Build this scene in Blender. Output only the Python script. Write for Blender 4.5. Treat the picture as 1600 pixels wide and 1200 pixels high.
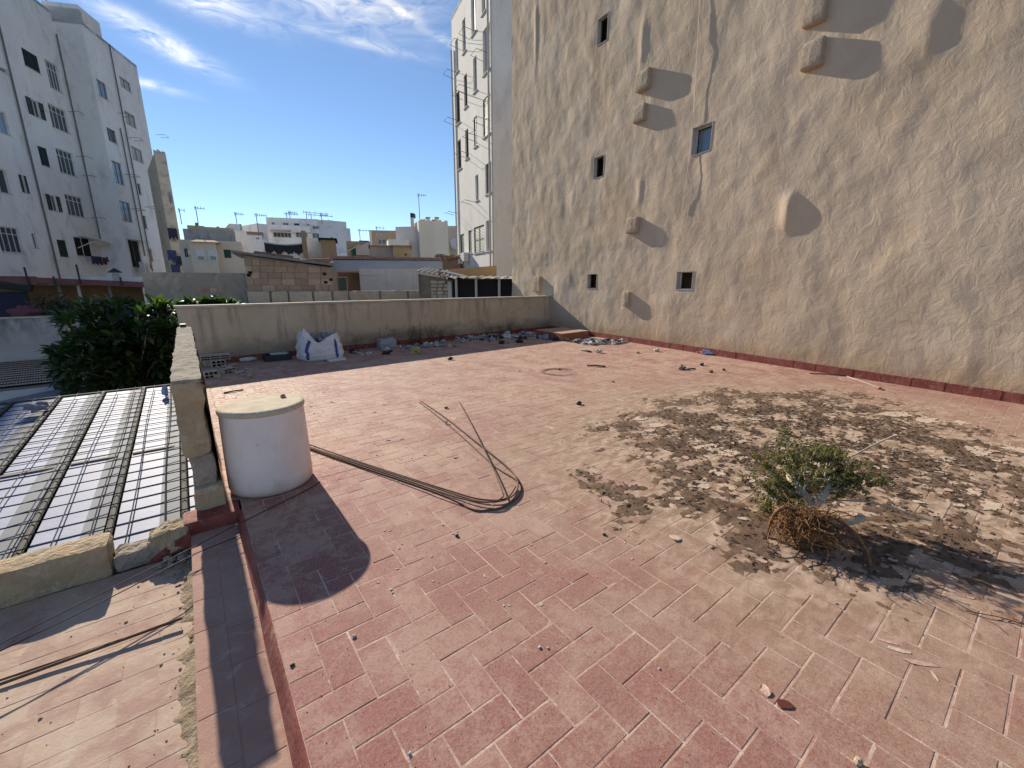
import bpy, math, random
import numpy as np
from mathutils import Vector, noise, Matrix
random.seed(7); np.random.seed(7)
for o in list(bpy.data.objects): bpy.data.objects.remove(o)
scene = bpy.context.scene
COL = scene.collection
rad = math.radians

# ------------------------------------------------------------------ camera, sky, sun, exposure
FPX, PITCH, YAW, EYE = 658.0, 13.4, 37.25, 1.64
cam_d = bpy.data.cameras.new("camera"); cam = bpy.data.objects.new("camera", cam_d); COL.objects.link(cam)
cam.location = (0, 0, EYE); cam.rotation_euler = (rad(90 - PITCH), 0, rad(-YAW))
cam_d.sensor_width = 36; cam_d.lens = FPX / 1600 * 36; cam_d.clip_start = 0.05; cam_d.clip_end = 3000
scene.camera = cam
scene.render.resolution_x, scene.render.resolution_y = 1024, 768
scene.view_settings.view_transform = 'Standard'; scene.view_settings.look = 'None'
scene.view_settings.gamma = 1; scene.view_settings.use_curve_mapping = False
scene.view_settings.exposure = 0.64

SUN_AZ, SUN_EL = -0.8, 26.0
sd = bpy.data.lights.new("sun", 'SUN'); sd.energy = 4.6; sd.angle = rad(0.55); sd.color = (1.0, 0.90, 0.76)
so = bpy.data.objects.new("sun", sd); COL.objects.link(so); so.location = (0, 0, 40)
sdir = Vector((math.sin(rad(SUN_AZ)) * math.cos(rad(SUN_EL)), math.cos(rad(SUN_AZ)) * math.cos(rad(SUN_EL)), math.sin(rad(SUN_EL))))
so.rotation_euler = (-sdir).to_track_quat('-Z', 'Y').to_euler()

world = bpy.data.worlds.new("World"); scene.world = world; world.use_nodes = True
wt = world.node_tree; wt.nodes.clear()
def wn(t, **k):
    n = wt.nodes.new(t)
    for a, b in k.items(): setattr(n, a, b)
    return n
def wl(a, b): wt.links.new(a, b)
def wm(op, a, b=None, c=None):
    n = wn('ShaderNodeMath', operation=op)
    for i, v in enumerate((a, b, c)):
        if v is None: continue
        if isinstance(v, (int, float)): n.inputs[i].default_value = v
        else: wl(v, n.inputs[i])
    return n.outputs[0]
wout = wn('ShaderNodeOutputWorld'); wbg = wn('ShaderNodeBackground'); wl(wbg.outputs[0], wout.inputs[0])
sky = wn('ShaderNodeTexSky', sky_type='NISHITA', sun_disc=False, sun_elevation=rad(SUN_EL), sun_rotation=rad(SUN_AZ))
sky.air_density = 0.8; sky.dust_density = 0.0; sky.ozone_density = 3.0; sky.altitude = 20
tc = wn('ShaderNodeTexCoord'); sep = wn('ShaderNodeSeparateXYZ'); wl(tc.outputs['Generated'], sep.inputs[0])
elev = wm('MULTIPLY', wm('ARCSINE', sep.outputs[2]), 57.2958)
azim = wm('MULTIPLY', wm('ARCTAN2', sep.outputs[0], sep.outputs[1]), 57.2958)
cb = wn('ShaderNodeCombineXYZ'); wl(wm('MULTIPLY', azim, 0.05), cb.inputs[0]); wl(wm('MULTIPLY', elev, 0.16), cb.inputs[1])
def wnoise(vec, sc, det, dist, rough=0.6):
    n = wn('ShaderNodeTexNoise'); n.inputs['Scale'].default_value = sc; n.inputs['Detail'].default_value = det
    n.inputs['Distortion'].default_value = dist; n.inputs['Roughness'].default_value = rough; wl(vec, n.inputs['Vector']); return n.outputs[0]
fine = wnoise(cb.outputs[0], 4.2, 10, 1.1, 0.66)
big = wnoise(cb.outputs[0], 0.9, 3, 0.4)
CLOUDS = [(14, 30.5, 9.5, 3.2, -0.18, 1.35), (4, 25.6, 5.5, 1.1, -0.12, 0.85), (1.5, 21.4, 4.0, 0.85, -0.3, 0.75),
          (20, 24.6, 6.5, 0.4, -0.08, 0.35), (27, 31, 5.5, 1.8, -0.1, 0.42), (24.5, 27.6, 2.5, 0.5, -0.4, 0.5),
          (-0.2, 17.9, 2.4, 0.35, -0.05, 0.5), (29.5, 25.6, 1.6, 0.4, -0.2, 0.45)]
acc = None
for a0, e0, sa, se, k, amp in CLOUDS:
    da = wm('SUBTRACT', azim, a0)
    de = wm('SUBTRACT', wm('SUBTRACT', elev, e0), wm('MULTIPLY', da, k))
    q = wm('ADD', wm('POWER', wm('ABSOLUTE', wm('DIVIDE', da, sa)), 2.0), wm('POWER', wm('ABSOLUTE', wm('DIVIDE', de, se)), 2.0))
    g = wm('MULTIPLY', wm('EXPONENT', wm('MULTIPLY', q, -1.0)), amp)
    acc = g if acc is None else wm('ADD', acc, g)
# away from the wisps the same thin cirrus goes on over the rest of the sky
cir = wn('ShaderNodeMapRange'); cir.inputs[1].default_value = 0.56; cir.inputs[2].default_value = 0.8; wl(big, cir.inputs[0])
away = wn('ShaderNodeMapRange'); away.inputs[1].default_value = 30; away.inputs[2].default_value = 55; wl(wm('ABSOLUTE', azim), away.inputs[0])
acc = wm('ADD', acc, wm('MULTIPLY', wm('MULTIPLY', cir.outputs[0], away.outputs[0]), 0.6))
wisp = wn('ShaderNodeMapRange'); wisp.inputs[1].default_value = 0.33; wisp.inputs[2].default_value = 0.68; wl(fine, wisp.inputs[0])
cm = wm('MULTIPLY', wm('MULTIPLY', acc, wisp.outputs[0]), 1.5); cm = wm('MINIMUM', cm, 0.92)
# clouds are lit by the sun: brighter near it
dotn = wn('ShaderNodeVectorMath', operation='DOT_PRODUCT'); wl(tc.outputs['Generated'], dotn.inputs[0]); dotn.inputs[1].default_value = sdir
fwdsc = wm('MULTIPLY', wm('POWER', wm('MAXIMUM', dotn.outputs['Value'], 0.0), 24.0), 3.0)
cbright = wm('ADD', 7.0, fwdsc)
ccol = wn('ShaderNodeMix', data_type='RGBA', blend_type='MULTIPLY'); ccol.inputs[0].default_value = 1
ccol.inputs[6].default_value = (1.0, 0.99, 0.98, 1)
cc3 = wn('ShaderNodeCombineXYZ')
for i in range(3): wl(cbright, cc3.inputs[i])
wl(cc3.outputs[0], ccol.inputs[7])
mixc = wn('ShaderNodeMix', data_type='RGBA'); wl(cm, mixc.inputs[0]); wl(sky.outputs[0], mixc.inputs[6]); wl(ccol.outputs[2], mixc.inputs[7])
wl(mixc.outputs[2], wbg.inputs[0]); wbg.inputs[1].default_value = 0.095

# ------------------------------------------------------------------ survey helpers (photo calibration -> world points on known planes)
def _rot():
    cp, sp, cy, sy = math.cos(rad(PITCH)), math.sin(rad(PITCH)), math.cos(rad(YAW)), math.sin(rad(YAW))
    return np.array([[cy, -sy, 0], [-sy * sp, -cy * sp, -cp], [sy * cp, cy * cp, -sp]])
_R = _rot(); _C = np.array([0, 0, EYE])
def ray(x, y): return _R.T @ np.array([(x - 800) / FPX, (y - 600) / FPX, 1])
def G(x, y, z=0): d = ray(x, y); return _C + (z - EYE) / d[2] * d
def PY(x, y, Y): d = ray(x, y); return _C + Y / d[1] * d
def PX(x, y, X): d = ray(x, y); return _C + X / d[0] * d
def DI(x, y, hd): d = ray(x, y); return _C + hd / math.hypot(d[0], d[1]) * d
class Plane:
    """vertical plane through P heading along azimuth az; n points to the side that faces the terrace"""
    def __init__(s, P, az):
        s.P = np.array([P[0], P[1], 0.]); a = rad(az)
        s.d = np.array([math.sin(a), math.cos(a), 0.]); n = np.array([s.d[1], -s.d[0], 0.])
        s.n = n if np.dot(n[:2], -s.P[:2]) > 0 else -n
    def uz(s, x, y):
        d = ray(x, y); t = np.dot(s.P - _C, s.n) / np.dot(d, s.n); p = _C + t * d
        return float(np.dot(p - s.P, s.d)), float(p[2])
    def pt(s, u, z, off=0.): p = s.P + s.d * u + s.n * off; return (p[0], p[1], z)
    def rectm(s, x0, y0, x1, y1):
        ym = (y0 + y1) / 2; xm = (x0 + x1) / 2; u0, u1, z1, z0 = s.uz(x0, ym)[0], s.uz(x1, ym)[0], s.uz(xm, y0)[1], s.uz(xm, y1)[1]
        return (min(u0, u1), max(u0, u1), min(z0, z1), max(z0, z1))
    def rect(s, x0, y0, x1, y1):
        u0, z1 = s.uz(x0, y0); u1, z0 = s.uz(x1, y1)
        return (min(u0, u1), max(u0, u1), min(z0, z1), max(z0, z1))

# ------------------------------------------------------------------ materials
def N3(v, s=1., seed=0.): return noise.noise(Vector((v[0] * s + seed, v[1] * s - seed * 1.7, v[2] * s + seed * 0.3)))
class NT:
    def __init__(s, name):
        s.m = bpy.data.materials.new(name); s.m.use_nodes = True; s.t = s.m.node_tree; s.t.nodes.clear()
        s.out = s.n('ShaderNodeOutputMaterial'); s.b = s.n('ShaderNodeBsdfPrincipled'); s.l(s.b.outputs[0], s.out.inputs[0])
        s.pos = s.n('ShaderNodeNewGeometry').outputs['Position']
    def n(s, t, **k):
        n = s.t.nodes.new(t)
        for a, b in k.items(): setattr(n, a, b)
        return n
    def l(s, a, b): s.t.links.new(a, b)
    def mp(s, scale, rot=(0, 0, 0), vec=None):
        m = s.n('ShaderNodeMapping'); m.inputs['Scale'].default_value = scale; m.inputs['Rotation'].default_value = rot
        s.l(vec or s.pos, m.inputs[0]); return m.outputs[0]
    def noise(s, sc, det=4, rough=0.55, dist=0., vec=None):
        n = s.n('ShaderNodeTexNoise'); n.inputs['Scale'].default_value = sc; n.inputs['Detail'].default_value = det
        n.inputs['Roughness'].default_value = rough; n.inputs['Distortion'].default_value = dist
        s.l(vec or s.pos, n.inputs['Vector']); return n.outputs[0]
    def ramp(s, f, a, b, lo=0., hi=1.):
        m = s.n('ShaderNodeMapRange'); m.inputs[1].default_value = a; m.inputs[2].default_value = b
        m.inputs[3].default_value = lo; m.inputs[4].default_value = hi; s.l(f, m.inputs[0]); return m.outputs[0]
    def math(s, op, a, b=None):
        n = s.n('ShaderNodeMath', operation=op)
        for i, v in enumerate((a, b)):
            if v is None: continue
            if isinstance(v, (int, float)): n.inputs[i].default_value = v
            else: s.l(v, n.inputs[i])
        return n.outputs[0]
    def mix(s, f, a, b, mode='MIX'):
        n = s.n('ShaderNodeMix', data_type='RGBA', blend_type=mode)
        for i, v in ((0, f), (6, a), (7, b)):
            if isinstance(v, tuple): n.inputs[i].default_value = (*v, 1)
            elif isinstance(v, (int, float)): n.inputs[i].default_value = v
            else: s.l(v, n.inputs[i])
        return n.outputs[2]
    def bump(s, h, st, dist=0.01, prev=None):
        b = s.n('ShaderNodeBump'); b.inputs['Strength'].default_value = st; b.inputs['Distance'].default_value = dist
        s.l(h, b.inputs['Height'])
        if prev is not None: s.l(prev, b.inputs['Normal'])
        return b.outputs[0]
    def fin(s, col, rough=0.85, nrm=None, spec=0.3, metal=0.):
        i = s.b.inputs
        if isinstance(col, tuple): i['Base Color'].default_value = (*col, 1)
        else: s.l(col, i['Base Color'])
        if isinstance(rough, (int, float)): i['Roughness'].default_value = rough
        else: s.l(rough, i['Roughness'])
        i['Specular IOR Level'].default_value = spec; i['Metallic'].default_value = metal
        if nrm is not None: s.l(nrm, i['Normal'])
        return s.m
MATS = {}
def M(name, c1, c2=None, sc=2., rough=0.85, bump=0.3, bsc=30., stretch=None, metal=0., spec=0.3, c3=None, lo=0.38, hi=0.62, bd=0.01):
    """weathered surface: two or three tones in patches, fine grain"""
    if name in MATS: return MATS[name]
    t = NT(name); c2 = c2 or tuple(v * 0.75 for v in c1)
    vec = t.mp(stretch) if stretch else None
    col = t.mix(t.ramp(t.noise(sc, 6, 0.6, 0.3, vec), lo, hi), c1, c2)
    if c3: col = t.mix(t.ramp(t.noise(sc * 2.7, 5, 0.6, 0.5, vec), 0.52, 0.7), col, c3)
    g = t.noise(bsc, 4, 0.6)
    col = t.mix(t.ramp(g, 0.3, 0.7, 0.0, 0.25), col, tuple(v * 0.6 for v in c1))
    nr = t.bump(g, bump, bd) if bump else None
    MATS[name] = t.fin(col, rough, nr, spec, metal); return MATS[name]
def flat(name, c, rough=0.6, metal=0., spec=0.4):
    if name in MATS: return MATS[name]
    t = NT(name); col = t.mix(t.ramp(t.noise(9, 4), 0.35, 0.65, 0, 0.5), c, tuple(v * 0.7 for v in c))
    MATS[name] = t.fin(col, rough, None, spec, metal); return MATS[name]

# ------------------------------------------------------------------ mesh helpers
class MB:
    def __init__(s): s.v, s.f = [], []
    def add(s, vs, fs):
        b = len(s.v); s.v += [tuple(map(float, p)) for p in vs]; s.f += [tuple(i + b for i in f) for f in fs]; return s
    def box(s, x0, x1, y0, y1, z0, z1):
        return s.add([(x0, y0, z0), (x1, y0, z0), (x1, y1, z0), (x0, y1, z0), (x0, y0, z1), (x1, y0, z1), (x1, y1, z1), (x0, y1, z1)],
                     [(0, 3, 2, 1), (4, 5, 6, 7), (0, 1, 5, 4), (1, 2, 6, 5), (2, 3, 7, 6), (3, 0, 4, 7)])
    def pbox(s, pl, u0, u1, z0, z1, o0, o1):
        P = [pl.pt(u, z, o) for z in (z0, z1) for (u, o) in ((u0, o0), (u1, o0), (u1, o1), (u0, o1))]
        return s.add(P, [(0, 3, 2, 1), (4, 5, 6, 7), (0, 1, 5, 4), (1, 2, 6, 5), (2, 3, 7, 6), (3, 0, 4, 7)])
    def poly(s, pts): return s.add(pts, [tuple(range(len(pts)))])
    def prism(s, pts, z0, z1):
        n = len(pts); v = [(p[0], p[1], z0) for p in pts] + [(p[0], p[1], z1) for p in pts]
        return s.add(v, [tuple(range(n - 1, -1, -1)), tuple(range(n, 2 * n))] + [(i, (i + 1) % n, n + (i + 1) % n, n + i) for i in range(n)])
    def tube(s, pts, r, seg=6, cap=True):
        pts = [Vector(p) for p in pts]; n = len(pts); rr = r if isinstance(r, (list, tuple)) else [r] * n
        up = Vector((0, 0, 1)); vs = []
        for i, p in enumerate(pts):
            t = (pts[min(i + 1, n - 1)] - pts[max(i - 1, 0)])
            t = t.normalized() if t.length > 1e-9 else Vector((0, 0, 1))
            a = t.cross(up); a = a.normalized() if a.length > 1e-3 else Vector((1, 0, 0)); b = a.cross(t)
            for k in range(seg):
                w = 2 * math.pi * k / seg; vs.append(p + (a * math.cos(w) + b * math.sin(w)) * rr[i])
        fs = [(i * seg + k, i * seg + (k + 1) % seg, (i + 1) * seg + (k + 1) % seg, (i + 1) * seg + k) for i in range(n - 1) for k in range(seg)]
        if cap: fs += [tuple(range(seg - 1, -1, -1)), tuple(range((n - 1) * seg, n * seg))]
        return s.add(vs, fs)
    def lathe(s, prof, c=(0, 0, 0), seg=48):
        vs, fs = [], []; n = len(prof)
        for k in range(seg):
            w = 2 * math.pi * k / seg
            for r, z in prof: vs.append((c[0] + r * math.cos(w), c[1] + r * math.sin(w), c[2] + z))
        for k in range(seg):
            k2 = (k + 1) % seg
            for i in range(n - 1): fs.append((k * n + i, k2 * n + i, k2 * n + i + 1, k * n + i + 1))
        return s.add(vs, fs)
    def rock(s, c, r, seed=0, squash=(1, 1, 1), rough=0.35, rings=5, seg=7):
        vs, fs = [], []
        for i in range(rings + 1):
            th = math.pi * i / rings
            for k in range(seg):
                w = 2 * math.pi * k / seg; d = Vector((math.sin(th) * math.cos(w), math.sin(th) * math.sin(w), math.cos(th)))
                q = r * (1 + rough * 2 * N3(d, 1.6, seed)); vs.append((c[0] + d.x * q * squash[0], c[1] + d.y * q * squash[1], c[2] + d.z * q * squash[2]))
        for i in range(rings):
            for k in range(seg): fs.append((i * seg + k, (i + 1) * seg + k, (i + 1) * seg + (k + 1) % seg, i * seg + (k + 1) % seg))
        return s.add(vs, fs)
    def rough_box(s, x0, x1, y0, y1, z0, z1, step, amp, seed=0., sc=5., keep_bottom=True):
        """a stone block: every face gridded and pushed in and out by noise"""
        nx, ny, nz = (max(1, int(round((b - a) / step))) for a, b in ((x0, x1), (y0, y1), (z0, z1)))
        idx = {}; vs = []; fs = []
        def vid(i, j, k):
            if (i, j, k) in idx: return idx[(i, j, k)]
            p = Vector((x0 + (x1 - x0) * i / nx, y0 + (y1 - y0) * j / ny, z0 + (z1 - z0) * k / nz))
            nrm = Vector(((-1 if i == 0 else 1 if i == nx else 0), (-1 if j == 0 else 1 if j == ny else 0), (-1 if k == 0 else 1 if k == nz else 0)))
            a = amp * (N3(p, sc, seed) + 0.6 * N3(p, sc * 3.1, seed + 9)) - amp * 0.5 * max(0, abs(nrm.x) + abs(nrm.y) + abs(nrm.z) - 1)
            if nrm.length > 0: p = p + nrm.normalized() * a
            if keep_bottom and k == 0: p.z = z0
            idx[(i, j, k)] = len(vs); vs.append(p); return idx[(i, j, k)]
        for i in range(nx):
            for j in range(ny):
                for k in (0, nz):
                    q = [vid(i, j, k), vid(i + 1, j, k), vid(i + 1, j + 1, k), vid(i, j + 1, k)]; fs.append(tuple(q if k else q[::-1]))
        for i in range(nx):
            for k in range(nz):
                for j in (0, ny):
                    q = [vid(i, j, k), vid(i + 1, j, k), vid(i + 1, j, k + 1), vid(i, j, k + 1)]; fs.append(tuple(q if j == 0 else q[::-1]))
        for j in range(ny):
            for k in range(nz):
                for i in (0, nx):
                    q = [vid(i, j, k), vid(i, j + 1, k), vid(i, j + 1, k + 1), vid(i, j, k + 1)]; fs.append(tuple(q if i else q[::-1]))
        return s.add(vs, fs)
    def build(s, name, mat, parent=None, smooth=False, loc=None):
        off = wloc(parent) if parent is not None else Vector((0, 0, 0))
        if loc is not None: off = off + Vector(loc) if parent is None else Vector(loc)
        me = bpy.data.meshes.new(name)
        base = off
        me.from_pydata([(p[0] - base.x, p[1] - base.y, p[2] - base.z) for p in s.v], [], s.f); me.update()
        if smooth:
            me.polygons.foreach_set('use_smooth', [True] * len(me.polygons))
        if mat is not None: me.materials.append(mat)
        o = bpy.data.objects.new(name, me); COL.objects.link(o)
        if parent is not None:
            o.parent = parent; o.location = base - wloc(parent)
        else: o.location = base
        return o
def wloc(o):
    v = Vector((0, 0, 0))
    while o is not None: v += o.location; o = o.parent
    return v
def tag(o, label=None, cat=None, group=None, kind=None):
    if label: o['label'] = label
    if cat: o['category'] = cat
    if group: o['group'] = group
    if kind: o['kind'] = kind
    return o
def thing(name, loc, label, cat, group=None):
    o = bpy.data.objects.new(name, None); COL.objects.link(o); o.location = loc; o.empty_display_size = 0.1
    return tag(o, label, cat, group, 'thing')
def smooth_path(pts, n=8):
    """Catmull-Rom through the points"""
    P = [Vector(p) for p in pts]; out = []
    for i in range(len(P) - 1):
        p0, p1, p2, p3 = P[max(i - 1, 0)], P[i], P[i + 1], P[min(i + 2, len(P) - 1)]
        for k in range(n):
            t = k / n
            out.append(0.5 * ((2 * p1) + (p2 - p0) * t + (2 * p0 - 5 * p1 + 4 * p2 - p3) * t * t + (3 * p1 - p0 - 3 * p2 + p3) * t ** 3))
    out.append(P[-1]); return out

def proj(p):
    c = _R @ (np.array(p, float) - _C)
    return (c[0] / c[2] * FPX + 800, c[1] / c[2] * FPX + 600) if c[2] > 0.05 else (-9e3, -9e3)
# plan of the terrace
WALL_A, WALL_B = np.array([10.53, 11.60]), np.array([9.12, 0.17])          # foot of the big rendered wall
wall_x = lambda y: WALL_B[0] + (y - WALL_B[1]) * (WALL_A[0] - WALL_B[0]) / (WALL_A[1] - WALL_B[1])
PAR_A, PAR_B = np.array([-0.16, 10.70]), np.array([10.60, 11.58])          # foot of the back parapet
par_y = lambda x: PAR_A[1] + (x - PAR_A[0]) * (PAR_B[1] - PAR_A[1]) / (PAR_B[0] - PAR_A[0])
X0, Y0, WX, WY = 0.118, 0.004, 0.139, 0.1418                               # herringbone lattice

# ------------------------------------------------------------------ floor materials
def floor_material(name, pale=0.0):
    t = NT(name); P = t.pos
    obj_r = t.n('ShaderNodeObjectInfo').outputs['Random']; isl = t.n('ShaderNodeNewGeometry').outputs['Random Per Island']
    rnd = t.math('FRACT', t.math('ADD', t.math('MULTIPLY', obj_r, 7.31), isl))
    red = t.mix(t.ramp(rnd, 0, 1), (0.250, 0.076, 0.064), (0.285, 0.096, 0.080))
    # sun-bleached paint, dust trodden into the surface
    wear = t.noise(2.1, 8, 0.68, 0.5); wear2 = t.noise(17, 6, 0.7, 0.2)
    dusty = t.mix(t.ramp(rnd, 0, 1), (0.385, 0.225, 0.175), (0.425, 0.262, 0.205))
    wmask = t.ramp(t.math('ADD', wear, t.math('ADD', t.math('MULTIPLY', t.math('SUBTRACT', wear2, 0.5), 0.9), t.math('MULTIPLY', t.math('SUBTRACT', rnd, 0.5), 0.10))), 0.42, 0.62)
    # more dust farther out on the terrace (walked-over middle), paint better kept by the near edge
    sp = t.n('ShaderNodeSeparateXYZ'); t.l(P, sp.inputs[0]); X, Y = sp.outputs[0], sp.outputs[1]
    far = t.ramp(Y, 0.4, 4.5, -0.22, 0.38)
    wmask = t.math('MINIMUM', t.math('MAXIMUM', t.math('ADD', wmask, far), 0.06), 1.0)
    dusty = t.mix(t.math('MULTIPLY', t.ramp(Y, 1.8, 4.2), t.ramp(t.noise(0.9, 5, 0.6, 0.4), 0.36, 0.58)), dusty, (0.49, 0.345, 0.245))
    col = t.mix(wmask, red, dusty)
    # pale scuffs and lime spots
    sc = t.ramp(t.noise(5.5, 9, 0.75, 1.2), 0.60, 0.70); col = t.mix(t.math('MULTIPLY', sc, 0.55), col, (0.56, 0.43, 0.34))
    spots = t.ramp(t.noise(46, 3, 0.5), 0.70, 0.76); col = t.mix(t.math('MULTIPLY', spots, 0.6), col, (0.58, 0.46, 0.38))
    dark = t.ramp(t.noise(30, 5, 0.7, 0.4), 0.60, 0.74); col = t.mix(t.math('MULTIPLY', dark, 0.45), col, (0.15, 0.075, 0.06))
    # grey-green algae film on the near right
    al = t.noise(1.5, 7, 0.65, 0.8)
    near = t.math('MULTIPLY', t.ramp(X, 0.8, 2.4), t.ramp(Y, 1.9, 0.7))
    col = t.mix(t.math('MULTIPLY', t.math('MULTIPLY', t.ramp(al, 0.46, 0.66), near), 0.55), col, (0.31, 0.245, 0.175))
    # wind-blown soil round the uprooted shrub: centre and spread of the old planter's spill
    dx = t.math('DIVIDE', t.math('SUBTRACT', X, 5.1), 2.75); dy = t.math('DIVIDE', t.math('SUBTRACT', Y, 1.45), 2.1)
    rr = t.math('ADD', t.math('POWER', t.math('ABSOLUTE', dx), 2.0), t.math('POWER', t.math('ABSOLUTE', dy), 2.0))
    edge = t.math('ADD', rr, t.math('MULTIPLY', t.math('SUBTRACT', t.noise(1.1, 6, 0.65, 0.5), 0.5), 2.2))
    soil = t.ramp(edge, 1.75, 0.45)
    sand = t.ramp(edge, 3.2, 1.0)
    col = t.mix(t.math('MULTIPLY', sand, t.ramp(t.noise(3.1, 6, 0.65, 0.5), 0.35, 0.6, 0.15, 0.62)), col, (0.37, 0.265, 0.17))
    mott = t.noise(75, 5, 0.75); col = t.mix(t.ramp(mott, 0.40, 0.66, 0.0, 0.38), col, (0.46, 0.31, 0.25)); col = t.mix(t.ramp(mott, 0.50, 0.34, 0.0, 0.45), col, (0.20, 0.072, 0.058))
    scol = t.mix(t.ramp(t.noise(5.5, 8, 0.7, 0.6, t.mp((1, 1.7, 1), (0, 0, .5))), 0.44, 0.62), (0.27, 0.185, 0.115), (0.60, 0.46, 0.34))
    col = t.mix(t.math('MULTIPLY', soil, 0.9), col, scol)
    spk = t.noise(210, 3, 0.65); col = t.mix(t.ramp(spk, 0.56, 0.72, 0.0, 0.5), col, (0.53, 0.41, 0.33)); col = t.mix(t.ramp(spk, 0.44, 0.30, 0.0, 0.5), col, (0.17, 0.075, 0.058))
    h = t.noise(60, 6, 0.7); h2 = t.noise(240, 3, 0.6)
    nr = t.bump(h2, 0.25, 0.002, t.bump(h, 0.35, 0.004))
    rough = t.ramp(wear2, 0.3, 0.7, 0.62, 0.95)
    return t.fin(col, rough, nr, 0.32)
FLOOR = floor_material('worn_red_tile')
def simple_tiles(name, c1, c2, c3, seed):
    t = NT(name); isl = t.n('ShaderNodeNewGeometry').outputs['Random Per Island']; ob = t.n('ShaderNodeObjectInfo').outputs['Random']
    r = t.math('FRACT', t.math('ADD', t.math('MULTIPLY', ob, 5.7), isl))
    col = t.mix(t.ramp(t.math('ADD', t.noise(2.6 + seed, 8, 0.66, 0.5), t.math('MULTIPLY', t.math('SUBTRACT', r, 0.5), 0.14)), 0.40, 0.62), c1, c2)
    col = t.mix(t.math('MULTIPLY', t.ramp(t.noise(9 + seed, 7, 0.7, 0.6), 0.54, 0.68), 0.7), col, c3)
    col = t.mix(t.math('MULTIPLY', t.ramp(t.noise(70, 4, 0.6), 0.62, 0.74), 0.5), col, tuple(v * 0.45 for v in c1))
    nr = t.bump(t.noise(190, 4, 0.6), 0.3, 0.003, t.bump(t.noise(38, 6, 0.7), 0.5, 0.006))
    return t.fin(col, 0.9, nr, 0.25)
STEP_M = simple_tiles('worn_step_tile', (0.37, 0.215, 0.165), (0.42, 0.27, 0.205), (0.48, 0.36, 0.275), 0.0)
LOW_M = simple_tiles('sandy_worn_tile', (0.50, 0.38, 0.285), (0.385, 0.245, 0.19), (0.56, 0.46, 0.34), 1.0)
LOWBED = M('sandy_mortar', (0.44, 0.33, 0.245), (0.36, 0.255, 0.19), 7, 0.95, 0.4, 60, c3=(0.30, 0.22, 0.16))
MORTAR = M('tile_mortar', (0.56, 0.41, 0.32), (0.33, 0.17, 0.13), 3.5, 0.95, 0.4, 60, c3=(0.64, 0.51, 0.41))
REDPAINT = M('red_floor_paint', (0.215, 0.050, 0.038), (0.29, 0.095, 0.070), 5, 0.8, 0.4, 40, c3=(0.35, 0.18, 0.13))
SAND = M('sandy_dirt', (0.36, 0.27, 0.17), (0.25, 0.185, 0.12), 9, 0.97, 0.9, 70, c3=(0.45, 0.36, 0.25))

# ------------------------------------------------------------------ setting: ground, terrace slab, step, lower floor
gm = M('distant_ground', (0.20, 0.175, 0.15), (0.14, 0.125, 0.11), 0.05, 0.95, 0.2, 1.0)
tag(MB().poly([(-1500, -1500, -9), (1500, -1500, -9), (1500, 1500, -9), (-1500, 1500, -9)]).build('ground', gm), kind='structure')

yf = lambda x: par_y(x) + 0.1
mb = MB()
mb.prism([(X0, -3.0), (wall_x(-3) + .3, -3.0), (wall_x(12) + .3, yf(wall_x(12)) + .12), (X0 - .27, yf(X0 - .27)), (X0 - .27, 3.7), (X0, 3.7)], -0.6, -0.0019)
floor = tag(mb.build('terrace_floor', MORTAR), kind='structure')
def tile_mesh(lx, ly, g=0.0032, bev=0.003, th=0.0042):
    a, b = lx / 2 - g, ly / 2 - g; c, d = a - bev, b - bev
    v = [(-a, -b, -th), (a, -b, -th), (a, b, -th), (-a, b, -th), (-a, -b, -0.0013), (a, -b, -0.0013), (a, b, -0.0013), (-a, b, -0.0013), (-c, -d, 0), (c, -d, 0), (c, d, 0), (-c, d, 0)]
    f = [(0, 1, 5, 4), (1, 2, 6, 5), (2, 3, 7, 6), (3, 0, 4, 7), (4, 5, 9, 8), (5, 6, 10, 9), (6, 7, 11, 10), (7, 4, 8, 11), (8, 9, 10, 11)]
    return v, f
HT, VT = tile_mesh(2 * WX, WY), tile_mesh(WX, 2 * WY)
meH = MB().add(*HT); meV = MB().add(*VT)
def raw_mesh(name, mbx, mat):
    me = bpy.data.meshes.new(name); me.from_pydata(mbx.v, [], mbx.f); me.materials.append(mat); me.update(); return me
meH, meV = raw_mesh('tile', meH, FLOOR), raw_mesh('tile', meV, FLOOR)
cells = []
rs = random.Random(3)
for j in range(-16, 86):
    for i in range(-2, 78):
        s = (i + j + 2) % 4
        if s == 0: cx, cy, k = X0 + (i + 1) * WX, Y0 + (j + .5) * WY, 'H'
        elif s == 2: cx, cy, k = X0 + (i + .5) * WX, Y0 + (j + 1) * WY, 'V'
        else: continue
        if cy > par_y(cx) + .1 or cx > wall_x(cy) + .15: continue
        lo = X0 if cy < 3.72 else X0 - 0.2
        hx = WX if k == 'H' else WX / 2
        if cx + hx <= lo + .03: continue
        clip = cx - hx < lo - .001
        tz, rx, ry = rs.uniform(-.0012, .0002), rs.gauss(0, .0034), rs.gauss(0, .0034)
        px, py = proj((cx, cy, 0))
        vis = -20 < px < 1620 and 0 < py < 1215
        cells.append((math.hypot(cx, cy), vis and not clip, k, cx, cy, tz, rx, ry, clip, lo, hx))
cells.sort()
n_single = 0; rest = MB(); m0 = Matrix()
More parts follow.
